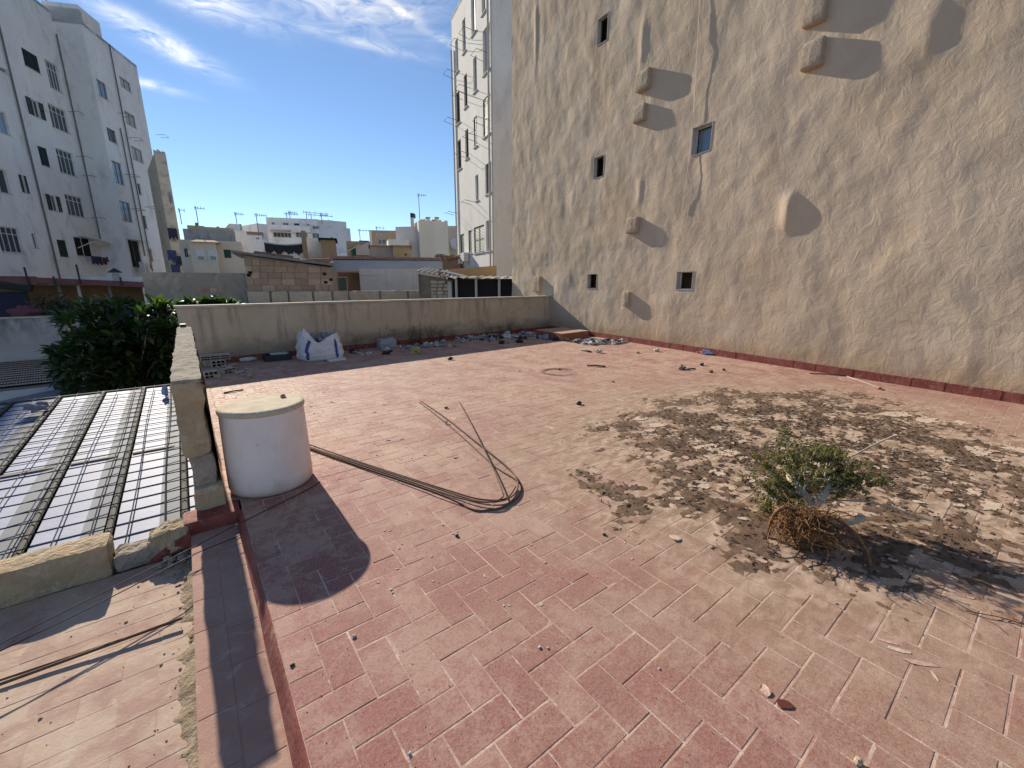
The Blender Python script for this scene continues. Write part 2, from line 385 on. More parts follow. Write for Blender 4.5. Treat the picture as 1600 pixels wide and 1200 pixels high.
for (d_, vis, k, cx, cy, tz, rx, ry, clip, lo, hx) in cells:
    if vis and n_single < 295:
        o = bpy.data.objects.new('tile', meH if k == 'H' else meV); COL.objects.link(o); o.parent = floor
        o.location = (cx, cy, tz); o.rotation_euler = (rx, ry, 0); n_single += 1
    else:
        v, f = (HT if k == 'H' else VT)
        pts = []
        for p in v:
            x = max(cx + p[0], lo + .002) if clip else cx + p[0]
            pts.append((x, cy + p[1], p[2] + tz + rx * p[1] - ry * p[0]))
        rest.add(pts, f)
tag(rest.build('tile_field', FLOOR, floor), kind='stuff')
# battered red edge of the terrace above the step
ed = MB(); ns = 60
for i in range(ns + 1):
    y = -3.0 + (3.52 + 3.0) * i / ns; w = .006 * N3((0, y * 3, 0), 1, 4)
    for (x, z) in ((X0 + .004, -.0015), (X0 - .008 + w * .5, -.008), (X0 - .022 + w, -.05), (X0 - .046 + w, -.106)): ed.v.append((x, y, z))
ed.f = [(i * 4 + k, i * 4 + k + 1, (i + 1) * 4 + k + 1, (i + 1) * 4 + k) for i in range(ns) for k in range(3)]
ed.build('painted_edge', REDPAINT, floor, True)

STEP_Z, LOW_Z = -0.10, -0.20
step = tag(MB().box(-.205, X0 + .05, -3, 3.52, -.6, STEP_Z - .0022).build('step', STEP_M), kind='structure')
sw, sl = .160, .275
for col_, (xa, xb) in enumerate(((-.205, -.068), (-.066, .072))):
    y = 3.50 - (0.06 if col_ else .0)
    while y > -1.2:
        l = sl + rs.uniform(-.006, .006); v, f = tile_mesh(xb - xa, l, .0016, .003, .0042)
        m = MB().add([(p[0] + (xa + xb) / 2, p[1] + y - l / 2, p[2] + STEP_Z + rs.uniform(-.0005, .0004)) for p in v], f)
        m.build('tile', STEP_M, step); y -= l
lowf = tag(MB().box(-7, -.18, -3, 3.45, -.8, LOW_Z - .0014).build('lower_floor', LOW_M), kind='structure')
rowi = 0; y = 3.40
nlow = 0; lowrest = MB()
while y > -2.9:
    x = -.215 - (0.14 if rowi % 2 else 0)
    if rowi % 2:
        v, f = tile_mesh(.138, .139, .0013, .003, .0023); MB().add([(p[0] - .215 - .07, p[1] + y - .07, p[2] + LOW_Z) for p in v], f).build('tile', LOW_M, lowf)
    while x > -3.2:
        v, f = tile_mesh(.279, .139, .0013, .003, .0023); tz = rs.uniform(-.0012, .0004); rx, ry = rs.gauss(0, .004), rs.gauss(0, .004)
        pts = [(p[0] + x - .14, p[1] + y - .07, p[2] + LOW_Z + tz + rx * p[1] - ry * p[0]) for p in v]
        px, py = proj((x - .14, y - .07, LOW_Z))
        if -40 < px < 330 and py < 1240: MB().add(pts, f).build('tile', LOW_M, lowf)
        else: lowrest.add(pts, f)
        x -= .28
    y -= .14; rowi += 1
if lowrest.v: tag(lowrest.build('tile_field', LOW_M, lowf), kind='stuff')
# dirt gathered against the step
dm = MB(); r2 = random.Random(5); nu, nv = 420, 30
for i in range(nu + 1):
    for j in range(nv + 1):
        y = -1.5 + 4.95 * i / nu; q = j / nv; x = -.203 - q * .13
        z = LOW_Z + .030 * (1 - q) ** 1.6 * (0.5 + 1.1 * N3((x * 2, y * 2.2, 0), 1, 2)) + .012 * N3((x, y, 0), 11, 3) + .006 * N3((x, y, 0), 34, 8) - .008 * q - .002
        dm.v.append((x, y, z))
dm.f = [(i * (nv + 1) + j, i * (nv + 1) + j + 1, (i + 1) * (nv + 1) + j + 1, (i + 1) * (nv + 1) + j) for i in range(nu) for j in range(nv)]
tag(dm.build('dirt', SAND, None, True), 'sandy dirt gathered along the foot of the step', 'dirt', kind='stuff')

# ------------------------------------------------------------------ the tall rendered building on the right
WP = Plane(WALL_A, math.degrees(math.atan2(WALL_B[0] - WALL_A[0], WALL_B[1] - WALL_A[1])))
def rendered_wall_mat():
    t = NT('rough_grey_render')
    v = t.mp((1, 1, 0.55))
    col = t.mix(t.ramp(t.noise(0.55, 6, 0.6, 0.4), 0.38, 0.62), (0.52, 0.405, 0.285), (0.575, 0.46, 0.34))
    col = t.mix(t.math('MULTIPLY', t.ramp(t.noise(0.8, 5, 0.6, 0.6, v), 0.54, 0.70), 0.6), col, (0.56, 0.40, 0.25))
    col = t.mix(t.math('MULTIPLY', t.ramp(t.noise(1.3, 6, 0.65, 0.6, v), 0.55, 0.72), 0.5), col, (0.44, 0.36, 0.28))
    col = t.mix(t.math('MULTIPLY', t.ramp(t.noise(3.0, 6, 0.7, 1.0, v), 0.56, 0.70), 0.5), col, (0.62, 0.51, 0.38))
    sp = t.n('ShaderNodeSeparateXYZ'); t.l(t.pos, sp.inputs[0])
    low = t.math('MULTIPLY', t.ramp(t.math('ADD', sp.outputs[2], t.math('MULTIPLY', t.noise(2.5, 5), -0.5)), 0.28, 0.0), 0.8)
    col = t.mix(low, col, (0.46, 0.34, 0.21))
    run = t.ramp(t.noise(1.7, 5, 0.6, 0.2, t.mp((1.5, 1.5, 0.09))), 0.58, 0.74); col = t.mix(t.math('MULTIPLY', run, 0.08), col, (0.30, 0.245, 0.195))
    lift = t.ramp(t.noise(1.2, 3, 0.5, 0.2, t.mp((.12, .12, 2.2))), 0.60, 0.68); col = t.mix(t.math('MULTIPLY', lift, 0.25), col, (0.34, 0.28, 0.22))
    nr = t.bump(t.noise(70, 6, 0.75), 0.28, 0.010, t.bump(t.noise(7, 5, 0.6, 0.7, t.mp((1, 1, .7), (.5, 0, 0))), 0.28, 0.05))
    return t.fin(col, 0.95, nr, 0.15)
RENDER = rendered_wall_mat()
STUB = M('ochre_stub', (0.48, 0.385, 0.28), (0.42, 0.33, 0.235), 4, 0.95, 0.8, 40)
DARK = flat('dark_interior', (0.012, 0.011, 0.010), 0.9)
WHITE_REVEAL = M('whitewashed_reveal', (0.55, 0.53, 0.49), (0.46, 0.43, 0.39), 6, 0.9, 0.2, 40)
GLASS = flat('window_glass', (0.05, 0.065, 0.08), 0.08, 0.0, 0.7)
WFRAME = flat('white_window_frame', (0.66, 0.65, 0.62), 0.5)
GREENSH = flat('green_shutter_paint', (0.035, 0.085, 0.065), 0.6)
DARKSH = flat('dark_green_shutter', (0.022, 0.035, 0.032), 0.65)
PIPE = flat('grey_downpipe', (0.16, 0.145, 0.13), 0.6)

U0, U1, ZT = -2.72, 16.0, 13.5
bigb = thing('rendered_building', (WALL_A[0], WALL_A[1], -9), 'tall building with a blank lumpy tan rendered side wall beside the terrace', 'building')
wins = [WP.rect(*r) for r in ((934, 31, 949, 62), (928, 247, 943, 275), (1083, 200, 1110, 235), (918, 428, 932, 451), (1058, 424, 1081, 453))]
def axis(a, b, step, cuts):
    c = sorted(set([a, b] + [round(q, 4) for q in cuts])); out = []
    for p, q in zip(c[:-1], c[1:]):
        n = max(1, int(round((q - p) / step))); out += list(np.linspace(p, q, n, endpoint=False))
    return out + [b]
us = axis(U0, U1, .066, [w for r in wins for w in r[:2]]); zs = axis(-.6, ZT, .066, [w for r in wins for w in r[2:]])
LUMPS = [  # u, z, half-width, half-height, depth : swellings in the plaster
    (*WP.uz(1234, 332), .16, .34, .07), (*WP.uz(1000, 300), .12, .30, .03), (*WP.uz(838, 50), .1, .9, .035), (*WP.uz(1006, 60), .1, .5, .03),
    (*WP.uz(1455, 40), .35, .5, .04)]
def wall_h(u, z):
    p = (u, z, 0)
    w1 = .35 * noise.noise(Vector((u * .9, z * .9, 31))); w2 = .35 * noise.noise(Vector((u * .9, z * .9, 57)))
    h = .022 * noise.noise(Vector((u * .8 + 3 + w1, z * .7 + w2, 8.9))) + .018 * noise.noise(Vector((u * 2.1 + w2 * 1.4, z * 1.7 + u * .6 + w1 * 1.4, 11.4))) \
        + .009 * noise.noise(Vector((u * 4.6 + w1 * 4, z * 3.6 + u * 1.2, 2.2))) + .0045 * noise.noise(Vector((u * 8.2, z * 8.0 + u * 2, 5.2)))
    for lu, lz, wu, wz, dp in LUMPS:
        a, b = (u - lu) / wu, (z - lz) / wz
        if abs(a) < 3 and abs(b) < 3:
            q = math.exp(-(a * a if a < 0 else a * a * 5) - b * b * b * b); h += dp * q
    for (a, b, c, d) in wins:
        du = max(a - u, 0, u - b); dz = max(c - z, 0, z - d); dd = math.hypot(du, dz)
        if dd < .12: h *= dd / .12
    if z < .3: h = h * max(0., (z - .0) / .3) - .012 * max(0, (.3 - z) / .3)
    return h
mb = MB(); nz = len(zs)
for u in us:
    for z in zs: mb.v.append(WP.pt(u, z, wall_h(u, z)))
inwin = lambda u, z: any(a < u < b and c < z < d for a, b, c, d in wins)
for i in range(len(us) - 1):
    for j in range(nz - 1):
        if not inwin((us[i] + us[i + 1]) / 2, (zs[j] + zs[j + 1]) / 2):
            mb.f.append((i * nz + j, i * nz + j + 1, (i + 1) * nz + j + 1, (i + 1) * nz + j))
mb.build('wall', RENDER, bigb, True)
body = MB().pbox(WP, U0 + .02, U1, -9, ZT + .3, -.9, -9.0)
body.pbox(WP, U0 + .01, U0 + .2, -9, ZT, -.05, -.9).pbox(WP, U0, U1, ZT, ZT + .3, .05, -.9).pbox(WP, U1 - .2, U1, -9, ZT, -.05, -.9).pbox(WP, U0 + .2, U1 - .2, -9, -.65, -.04, -.9)
body.build('building_body', RENDER, bigb)
for wi, (a, b, c, d) in enumerate(wins):
    m = MB(); D_ = .15
    m.pbox(WP, a - .0, a + .012, c, d, .012, -D_).pbox(WP, b - .012, b, c, d, .012, -D_).pbox(WP, a + .012, b - .012, c, c + .012, .014, -D_).pbox(WP, a + .012, b - .012, d - .012, d, .010, -D_)
    w = m.build('window', WHITE_REVEAL, bigb)
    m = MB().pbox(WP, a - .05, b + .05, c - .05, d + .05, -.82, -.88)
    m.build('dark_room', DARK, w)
    fr = MB(); t_ = .018
    fr.pbox(WP, a + .012, a + .012 + t_, c + .012, d - .012, -D_ + .02, -D_ - .02).pbox(WP, b - .012 - t_, b - .012, c + .012, d - .012, -D_ + .02, -D_ - .02)
    fr.pbox(WP, a + .012 + t_, b - .012 - t_, c + .012, c + .012 + t_, -D_ + .018, -D_ - .02).pbox(WP, a + .012 + t_, b - .012 - t_, d - .012 - t_, d - .012, -D_ + .018, -D_ - .02)
    fr.build('frame', WFRAME if wi in (2, 4) else DARKSH, w)
    if wi in (2,):
        MB().pbox(WP, a + .05, b - .05, c + .05, d - .05, -D_ - .03, -D_ - .04).build('pane', flat('blue_window_glass', (0.16, 0.22, 0.28), 0.12, 0, .6), w)
# stubs that stick out of the wall
def stub(px0, py0, px1, py1, dep, seed):
    a, b, c, d = WP.rect(px0, py0, px1, py1); h_ = d - c; c, d = c + .16 * h_, d - .12 * h_; m = MB(); w = max(b - a, .10)
    nx, nz_ = 5, 7
    m.rough_box(0, w, 0, dep, 0, d - c, .035, .007, seed, 6., False)
    vs = []
    for (x, y, z) in m.v:
        rz = (z / (d - c) - .5) * 2; y2 = y * (1 - .10 * rz ** 4 - .08 * abs(x / w - .5))
        p = WP.pt(a + x, c + z, y2 - .03); vs.append(p)
    m.v = vs; return m.build('beam_stub', STUB, bigb, False)
for k, s_ in enumerate(((1001, 111, 1017, 145, .19), (996, 164, 1010, 194, .17), (1262, 64, 1285, 112, .18), (1266, -8, 1290, 43, .18), (984, 337, 998, 369, .17), (836, 428, 846, 462, .16), (977, 452, 984, 484, .14))):
    stub(*s_, k * 3.3)
# red skirting tiles along the foot of the wall
u = U0 + 2.80; 
while u < 15.6:
    l = .20 + rs.uniform(-.004, .004)
    MB().pbox(WP, u + .002, u + l - .002, -.004, .145 + rs.uniform(-.004, .003), .022 + rs.uniform(-.003, .003), -.03).build('skirting_tile', REDPAINT, bigb)
    u += l
cord = MB().tube(smooth_path([WP.pt(*WP.uz(1097, -30), .045), WP.pt(*WP.uz(1090, 110), .045), WP.pt(*WP.uz(1082, 215), .04), WP.pt(*WP.uz(1067, 332), .035)], 6), .007, 5)
cord.tube([WP.pt(*WP.uz(1104, -30), .045), WP.pt(*WP.uz(1096, 90), .04), WP.pt(*WP.uz(1088, 150), .04)], .005, 5)
tag(cord.build('hanging_cord', flat('white_cord', (0.66, 0.60, 0.50), .7)), 'thin white cord hanging down the tan rendered wall', 'cord')

# ------------------------------------------------------------------ back parapet
PP = Plane(PAR_A, math.degrees(math.atan2(PAR_B[0] - PAR_A[0], PAR_B[1] - PAR_A[1])))
PLEN = float(np.linalg.norm(PAR_B - PAR_A))
def parapet_mat():
    t = NT('stained_ochre_plaster')
    v = t.mp((1.6, 1.6, 0.22)); v2 = t.mp((0.7, .7, 1.5))
    col = t.mix(t.ramp(t.noise(1.4, 6, 0.6, 0.5), 0.40, 0.6), (0.60, 0.47, 0.325), (0.53, 0.41, 0.285))
    sp = t.n('ShaderNodeSeparateXYZ'); t.l(t.pos, sp.inputs[0])
    drip = t.math('MULTIPLY', t.ramp(t.noise(2.6, 6, 0.65, 0.3, v), 0.50, 0.64), t.ramp(sp.outputs[2], 0.0, 1.0, 0.35, 1.0))
    col = t.mix(t.math('MULTIPLY', drip, 0.7), col, (0.27, 0.205, 0.145))
    foot_dark = t.ramp(t.math('ADD', sp.outputs[2], t.math('MULTIPLY', t.noise(1.8, 5, 0.6, 0.4, v2), -0.9)), 0.08, -0.22)  # patchy darker tone towards the foot of the parapet
    col = t.mix(t.math('MULTIPLY', foot_dark, 0.75), col, (0.23, 0.18, 0.13))
    patch = t.ramp(t.noise(3.2, 6, 0.6, 1.0, v2), 0.62, 0.68); col = t.mix(t.math('MULTIPLY', patch, 0.6), col, (0.30, 0.245, 0.19))
    nr = t.bump(t.noise(40, 6, 0.7), 0.3, 0.01, t.bump(t.noise(4, 5), 0.25, 0.03))
    return t.fin(col, 0.93, nr, 0.2)
PARM = parapet_mat()
COPING = M('pale_stone_coping', (0.56, 0.50, 0.42), (0.44, 0.38, 0.31), 3, 0.9, 0.5, 40)
PH = 1.17
par = thing('parapet_wall', (PAR_A[0], PAR_A[1], 0), 'long low ochre plastered parapet with drip stains closing off the terrace', 'wall')
m = MB(); nu, nvz = 160, 16
for i in range(nu + 1):
    for j in range(nvz + 1):
        u = PLEN * i / nu; z = -.02 + (PH + .02) * j / nvz
        m.v.append(PP.pt(u, z, .010 * noise.noise(Vector((u * .8, z, 3))) + .005 * noise.noise(Vector((u * 3, z * 3, 1)))))
m.f = [(i * (nvz + 1) + j, (i + 1) * (nvz + 1) + j, (i + 1) * (nvz + 1) + j + 1, i * (nvz + 1) + j + 1) for i in range(nu) for j in range(nvz)]
m.pbox(PP, 0.0, PLEN, -.6, PH, -.02, -.20)
m.build('wall_body', PARM, par, False)
u = -.04; k = 0
while u < PLEN - .02:
    l = min(1.35 + rs.uniform(-.2, .2), PLEN - u); dz = rs.uniform(-.004, .004)
    MB().pbox(PP, u + .002, u + l - .002, PH + dz, PH + .045 + dz, .045, -.24).build('coping_slab', COPING, par); u += l
u = .35
while u < PLEN - .05:
    l = .20 + rs.uniform(-.004, .004)
    MB().pbox(PP, u + .002, u + l - .002, -.004, .12 + rs.uniform(-.01, .006), .040 + rs.uniform(-.002, .003), -.02).build('skirting_tile', REDPAINT, par); u += l

# ------------------------------------------------------------------ broken side wall beside the tank
MARES = M('crumbling_sandstone', (0.50, 0.38, 0.235), (0.40, 0.295, 0.18), 5, 0.97, 0.9, 45, c3=(0.56, 0.47, 0.34), bd=.02)
GREYC = M('old_grey_mortar', (0.40, 0.34, 0.275), (0.30, 0.255, 0.205), 7, 0.97, 0.9, 50, c3=(0.46, 0.37, 0.25), bd=.02)
OCHRE = M('peeling_ochre_plaster', (0.50, 0.33, 0.15), (0.42, 0.30, 0.18), 3, 0.92, 0.5, 40, stretch=(1, 1, .4), c3=(0.33, 0.245, 0.17))
WEATH = M('weathered_wall_top', (0.42, 0.37, 0.29), (0.20, 0.175, 0.14), 9, 0.97, 1.0, 60, c3=(0.52, 0.47, 0.38), bd=.02)
sw_ = thing('broken_wall', (-.07, 3.66, -.1), 'narrow broken sandstone wall with a ragged end next to the white tank', 'wall')
MB().rough_box(-.165, .0, 3.70, 4.35, .40, .955, .035, .022, 1.0, 6., False).build('upper_stone', MARES, sw_)
MB().rough_box(-.140, .004, 3.72, 4.35, .13, .405, .03, .02, 4.0, 7., False).build('mortar_core', GREYC, sw_)
MB().rough_box(-.150, .030, 3.66, 4.35, -.08, .165, .035, .012, 7.0, 6., False).build('lower_stone', MARES, sw_)
MB().rough_box(-.160, .006, 4.33, 8.45, -.5, .93, .07, .012, 2.0, 3., False).build('masonry', GREYC, sw_)
m = MB().rough_box(-.172, .016, 3.70, 8.47, .945, .985, .045, .014, 5.0, 5., False); m.build('weathered_top', WEATH, sw_)
m = MB(); ny_, nz_ = 90, 22
for i in range(ny_ + 1):
    for j in range(nz_ + 1):
        y = 3.74 + 4.72 * i / ny_; z = .0 + .96 * j / nz_
        m.v.append((.022 + .010 * noise.noise(Vector((y * 1.2, z * 1.5, 4))) + .004 * noise.noise(Vector((y * 6, z * 6, 1))), y, z))
m.f = [(i * (nz_ + 1) + j, i * (nz_ + 1) + j + 1, (i + 1) * (nz_ + 1) + j + 1, (i + 1) * (nz_ + 1) + j) for i in range(ny_) for j in range(nz_)]
m.build('plaster_face', OCHRE, sw_, True)
MB().rough_box(-.235, .105, 3.50, 3.70, -.106, -.004, .03, .006, 3.0, 8.).build('painted_plinth', REDPAINT, sw_)
MB().box(-.125, -.055, 8.30, 8.40, .985, 1.03).build('end_cap', flat('dark_cap', (.03, .03, .03)), sw_)
MB().rough_box(-.16, .02, 8.47, 11.02, -.5, .02, .1, .012, 6., 4., False).build('wall_stump', GREYC, sw_)

# ------------------------------------------------------------------ low broken wall on the left
lw = thing('low_wall', (-1.2, 3.5, LOW_Z), 'low broken sandstone kerb wall with a gap before the wire-meshed roof', 'wall')
tz = PY(100, 872, 3.45)[2]
MB().rough_box(-.665 - .62, -.62, 3.45, 3.66, LOW_Z, tz + .01, .03, .012, 11, 7.).build('stone_block', MARES, lw)
MB().rough_box(-2.0, -1.292, 3.45, 3.66, LOW_Z, tz + .0, .03, .012, 13, 7.).build('stone_block', MARES, lw)
MB().rough_box(-2.75, -2.008, 3.45, 3.66, LOW_Z, tz + .005, .04, .012, 15, 7.).build('stone_block', MARES, lw)
m = MB().rough_box(-.615, -.30, 3.47, 3.64, LOW_Z, -.085, .028, .022, 17, 9.); m.build('broken_stone', GREYC, lw)
m = MB().rough_box(-.455, -.215, 3.47, 3.66, LOW_Z, .0, .024, .03, 19, 9.)
m.v = [(x + (.10 * (z - LOW_Z) * (1 if x < -.33 else 0)), y, z - max(0, (-.33 - x)) * .35 * (1 if z > -.12 else 0)) for x, y, z in m.v]
m.build('broken_stone', MARES, lw)
m = MB(); m.poly([(-.47, 3.458, LOW_Z), (-.205, 3.458, LOW_Z), (-.205, 3.458, -.06), (-.26, 3.458, -.075), (-.34, 3.458, -.11), (-.40, 3.458, -.15)])
m.poly([(-.47, 3.48, LOW_Z), (-.205, 3.48, LOW_Z), (-.205, 3.48, -.06), (-.26, 3.48, -.075), (-.34, 3.48, -.11), (-.40, 3.48, -.15)][::-1])
m.build('red_plaster', REDPAINT, lw)
MB().box(-7, -.2, 3.52, 3.64, -1.3, LOW_Z - .01).build('footing', GREYC, lw)
rr_ = random.Random(8)
for k in range(26):
    x, y = -.215 - abs(rr_.gauss(0, .09)), 3.42 - abs(rr_.gauss(0, .12)); r = rr_.uniform(.008, .026)
    tag(MB().rock((0, 0, r * .6), r, k, (1, 1, .8), .3).build('rubble_stone', GREYC, None, False, (0, 0, 0)), 'grey rubble stone crumbled off the low broken wall', 'stone', 'rubble by the low broken wall').location = (x, y, LOW_Z + .008)

# ------------------------------------------------------------------ lower roof of pale sheets under a wire mesh
ROOF_Z = lambda y: -.90 + .055 * (y - 4)
SHEET = M('milky_roof_sheet', (0.35, 0.385, 0.50), (0.31, 0.34, 0.45), 1.2, 0.6, 0.1, 30, c3=(0.39, 0.42, 0.53), spec=.15)
SHEETG = M('grey_sheet_edge', (0.25, 0.265, 0.28), (0.205, 0.22, 0.235), 2.0, 0.75, 0.1, 30)
RIB = M('aged_roof_rib', (0.15, 0.145, 0.12), (0.09, 0.086, 0.075), 4, 0.8, 0.2, 30)
WIREM = flat('dark_steel_wire', (0.045, 0.035, 0.035), .55, .3)
rf = thing('sheet_covered_yard', (-1.6, 7.5, -.9), 'yard cover of milky white roofing sheets with dark ribs below the terrace', 'yard cover')
RIBX = [-.06 + -.615 * k - .27 for k in range(7)]
def rq(x0, x1, y0, y1, dz0, dz1, th=.006):
    m = MB(); a = [(x0, y0, ROOF_Z(y0) + dz0), (x1, y0, ROOF_Z(y0) + dz1), (x1, y1, ROOF_Z(y1) + dz1), (x0, y1, ROOF_Z(y1) + dz0)]
    m.add(a + [(p[0], p[1], p[2] - th) for p in a], [(0, 1, 2, 3), (7, 6, 5, 4), (0, 4, 5, 1), (1, 5, 6, 2), (2, 6, 7, 3), (3, 7, 4, 0)]); return m
for k, x in enumerate(RIBX):
    xr = x + .615
    MB().tube([(x, 3.70, ROOF_Z(3.7) + .028), (x, 11.40, ROOF_Z(11.4) + .028)], .030, 8).build('rib', RIB, rf)
    for (y0, y1, dz) in ((3.70, 7.62 + .15 * math.sin(k), .012), (7.60 + .15 * math.sin(k), 11.45 - .05 * (k % 2), .002)):
        rq(x + .045, xr - .22, y0, y1, dz, dz).build('sheet', SHEET, rf)
        rq(xr - .22, xr - .045, y0, y1, dz, dz + .012).build('sheet_flange', SHEETG, rf)
    MB().box(x + .05, xr - .10, 7.60, 7.66, ROOF_Z(7.6) + .018, ROOF_Z(7.6) + .030).build('lap_strip', M('rusty_lap', (.30, .24, .19), (.22, .17, .13), 6), rf)
rq(-5.2, .0, 3.70, 11.3, -.05, -.05, .03).build('roof_deck', flat('dark_deck', (.05, .05, .05), .9), rf)
MB().box(-5.2, .0, 11.46, 11.50, -1.2, ROOF_Z(11.4) + .03).build('roof_edge', RIB, rf)
wmesh = thing('wire_mesh', (-1.6, 7.5, -.8), 'dark steel wire grid laid over the milky sheet roof', 'wire mesh')
k = 0; x = -.22
while x > -4.6:
    pts = [(x + .012 * math.sin(y * 1.3 + x * 9), y, ROOF_Z(y) + .074 + .012 * noise.noise(Vector((x, y * .5, 3)))) for y in np.linspace(3.75, 11.35, 16)]
    MB().tube(pts, .0065, 4, False).build('wire', WIREM, wmesh); x -= .28
y = 3.85
while y < 11.4:
    pts = [(x, y + .015 * math.sin(x * 1.7 + y), ROOF_Z(y) + .068 + .012 * noise.noise(Vector((x, y * .5, 3)))) for x in np.linspace(-.06, -4.6, 12)]
    MB().tube(pts, .0065, 4, False).build('wire', WIREM, wmesh); y += .27
tag(MB().rock((0, 0, .05), .13, 3, (1.2, .8, .5), .5, 6, 9).build('crumpled_sheet', M('grey_plastic', (.30, .29, .33), (.2, .19, .22), 8), None), 'crumpled grey plastic sheet lying on the wire mesh', 'plastic sheet').location = tuple(G(58, 641, -.47)[:2]) + (-.47 + .02,)
tag(MB().rock((0, 0, .03), .09, 5, (.5, .8, 1.0), .5, 6, 9).build('plastic_scrap', M('blue_plastic', (.45, .52, .66), (.35, .42, .56), 8), None), 'small blue plastic scrap caught on the wire mesh roof', 'plastic scrap').location = tuple(G(259, 617, -.5)[:2]) + (-.44,)

# ------------------------------------------------------------------ buildings beyond the terrace
def wall_open(mb, pl, u0, u1, z0, z1, ops, rev=.18):
    """flat wall with openings cut through and reveals turned in"""
    ops = [(max(a, u0 + .02), min(b, u1 - .02), max(c, z0 + .02), min(d, z1 - .02)) for a, b, c, d in ops]
    ops = [o for o in ops if o[1] - o[0] > .05 and o[3] - o[2] > .05]
    U = sorted(set([u0, u1] + [q for o in ops for q in o[:2]])); Z = sorted(set([z0, z1] + [q for o in ops for q in o[2:]]))
    for a, b in zip(U[:-1], U[1:]):
        for c, d in zip(Z[:-1], Z[1:]):
            um, zm = (a + b) / 2, (c + d) / 2
            if any(o[0] < um < o[1] and o[2] < zm < o[3] for o in ops): continue
            mb.poly([pl.pt(a, c), pl.pt(b, c), pl.pt(b, d), pl.pt(a, d)])
    for (a, b, c, d) in ops:
        for (p, q) in (((a, c), (b, c)), ((b, c), (b, d)), ((b, d), (a, d)), ((a, d), (a, c))):
            mb.poly([pl.pt(p[0], p[1]), pl.pt(q[0], q[1]), pl.pt(q[0], q[1], -rev), pl.pt(p[0], p[1], -rev)])
    return ops
def leaf(mb, pl, a, b, c, d, o, slats=True):
    """one louvred shutter leaf standing at offset o"""
    t = min(.07, (b - a) * .2)
    mb.pbox(pl, a, a + t, c, d, o, o - .04).pbox(pl, b - t, b, c, d, o, o - .04).pbox(pl, a + t, b - t, c, c + t, o - .001, o - .04).pbox(pl, a + t, b - t, d - t, d, o - .001, o - .04)
    mb.pbox(pl, a + t, b - t, (c + d) / 2 - t / 2, (c + d) / 2 + t / 2, o - .001, o - .04)
    n = max(4, int((d - c - 2 * t) / .09))
    for i in range(n):
        z = c + t + (d - c - 2 * t) * (i + .5) / n; h = (d - c - 2 * t) / n
        mb.add([pl.pt(a + t, z - h * .4, o - .006), pl.pt(b - t, z - h * .4, o - .006), pl.pt(b - t, z + h * .45, o - .034), pl.pt(a + t, z + h * .45, o - .034)], [(0, 1, 2, 3)])
def window(parent, pl, r, style='glass', nm=2, rev=.18, frame=None, sill=True):
    a, b, c, d = r; fm = frame or WFRAME; t = min(.07, (b - a) * .12)
    if style in ('shut', 'shutgreen'):
        m = MB(); mid = (a + b) / 2
        leaf(m, pl, a + .01, mid - .005, c + .01, d - .01, -.03); leaf(m, pl, mid + .005, b - .01, c + .01, d - .01, -.03)
        w = m.build('window', DARKSH if style == 'shut' else GREENSH, parent)
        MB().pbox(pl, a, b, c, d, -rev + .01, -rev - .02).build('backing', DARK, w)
    else:
        m = MB(); o0, o1 = -rev + .06, -rev
        m.pbox(pl, a, a + t, c, d, o0, o1).pbox(pl, b - t, b, c, d, o0, o1).pbox(pl, a + t, b - t, c, c + t, o0 - .002, o1).pbox(pl, a + t, b - t, d - t, d, o0 - .002, o1)
        for i in range(1, nm):
            u = a + (b - a) * i / nm; m.pbox(pl, u - t * .45, u + t * .45, c + t, d - t, o0 - .002, o1)
        if style == 'grid': m.pbox(pl, a + t, b - t, c + (d - c) * .72, c + (d - c) * .72 + t * .8, o0 - .004, o1)
        w = m.build('window', fm, parent)
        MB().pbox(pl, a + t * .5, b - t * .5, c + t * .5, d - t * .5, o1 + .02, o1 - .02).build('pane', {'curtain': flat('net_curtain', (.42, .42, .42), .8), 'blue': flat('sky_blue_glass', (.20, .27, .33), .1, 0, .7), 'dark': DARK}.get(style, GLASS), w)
    if sill: MB().pbox(pl, a - .06, b + .06, c - .06, c, .07, -.02).build('sill', WHITE_REVEAL, w)
    if style == 'opensh':
        hw = (b - a) * .55
        m = MB(); leaf(m, pl, a - hw, a - .01, c, d, .06); m.build('shutter', DARKSH, w)
        m = MB(); leaf(m, pl, b + .01, b + hw, c, d, .06); m.build('shutter', DARKSH, w)
    return w
def pipe(parent, pl, p0, p1, r=.07, mat=None):
    (u0, z0), (u1, z1) = pl.uz(*p0), pl.uz(*p1); u = (u0 + u1) / 2
    MB().tube([pl.pt(u, z0, .12), pl.pt(u, z1, .12)], r, 6).build('downpipe', mat or PIPE, parent)
WHITE = M('aged_white_render', (0.80, 0.775, 0.74), (0.72, 0.695, 0.66), 0.35, 0.9, 0.15, 6, stretch=(1, 1, .5), c3=(0.58, 0.56, 0.52))
WHITE2 = M('cream_white_render', (0.80, 0.77, 0.70), (0.72, 0.69, 0.62), 0.4, 0.9, 0.15, 6, stretch=(1, 1, .4), c3=(0.64, 0.60, 0.52))
BEIGE = M('beige_render', (0.70, 0.60, 0.48), (0.62, 0.53, 0.42), 0.5, 0.9, 0.15, 6)
GREYW = M('bare_grey_wall', (0.41, 0.395, 0.37), (0.33, 0.315, 0.295), 0.9, 0.95, 0.3, 8, stretch=(1, 1, .4), c3=(.19, .18, .17))
PARTY = M('bare_party_wall', (0.66, 0.57, 0.44), (0.57, 0.49, 0.38), 0.5, 0.95, 0.4, 5, c3=(.34, .30, .24))
BROWN = M('brown_render', (0.38, 0.27, 0.175), (0.31, 0.22, 0.145), 0.9, 0.95, 0.2, 8)
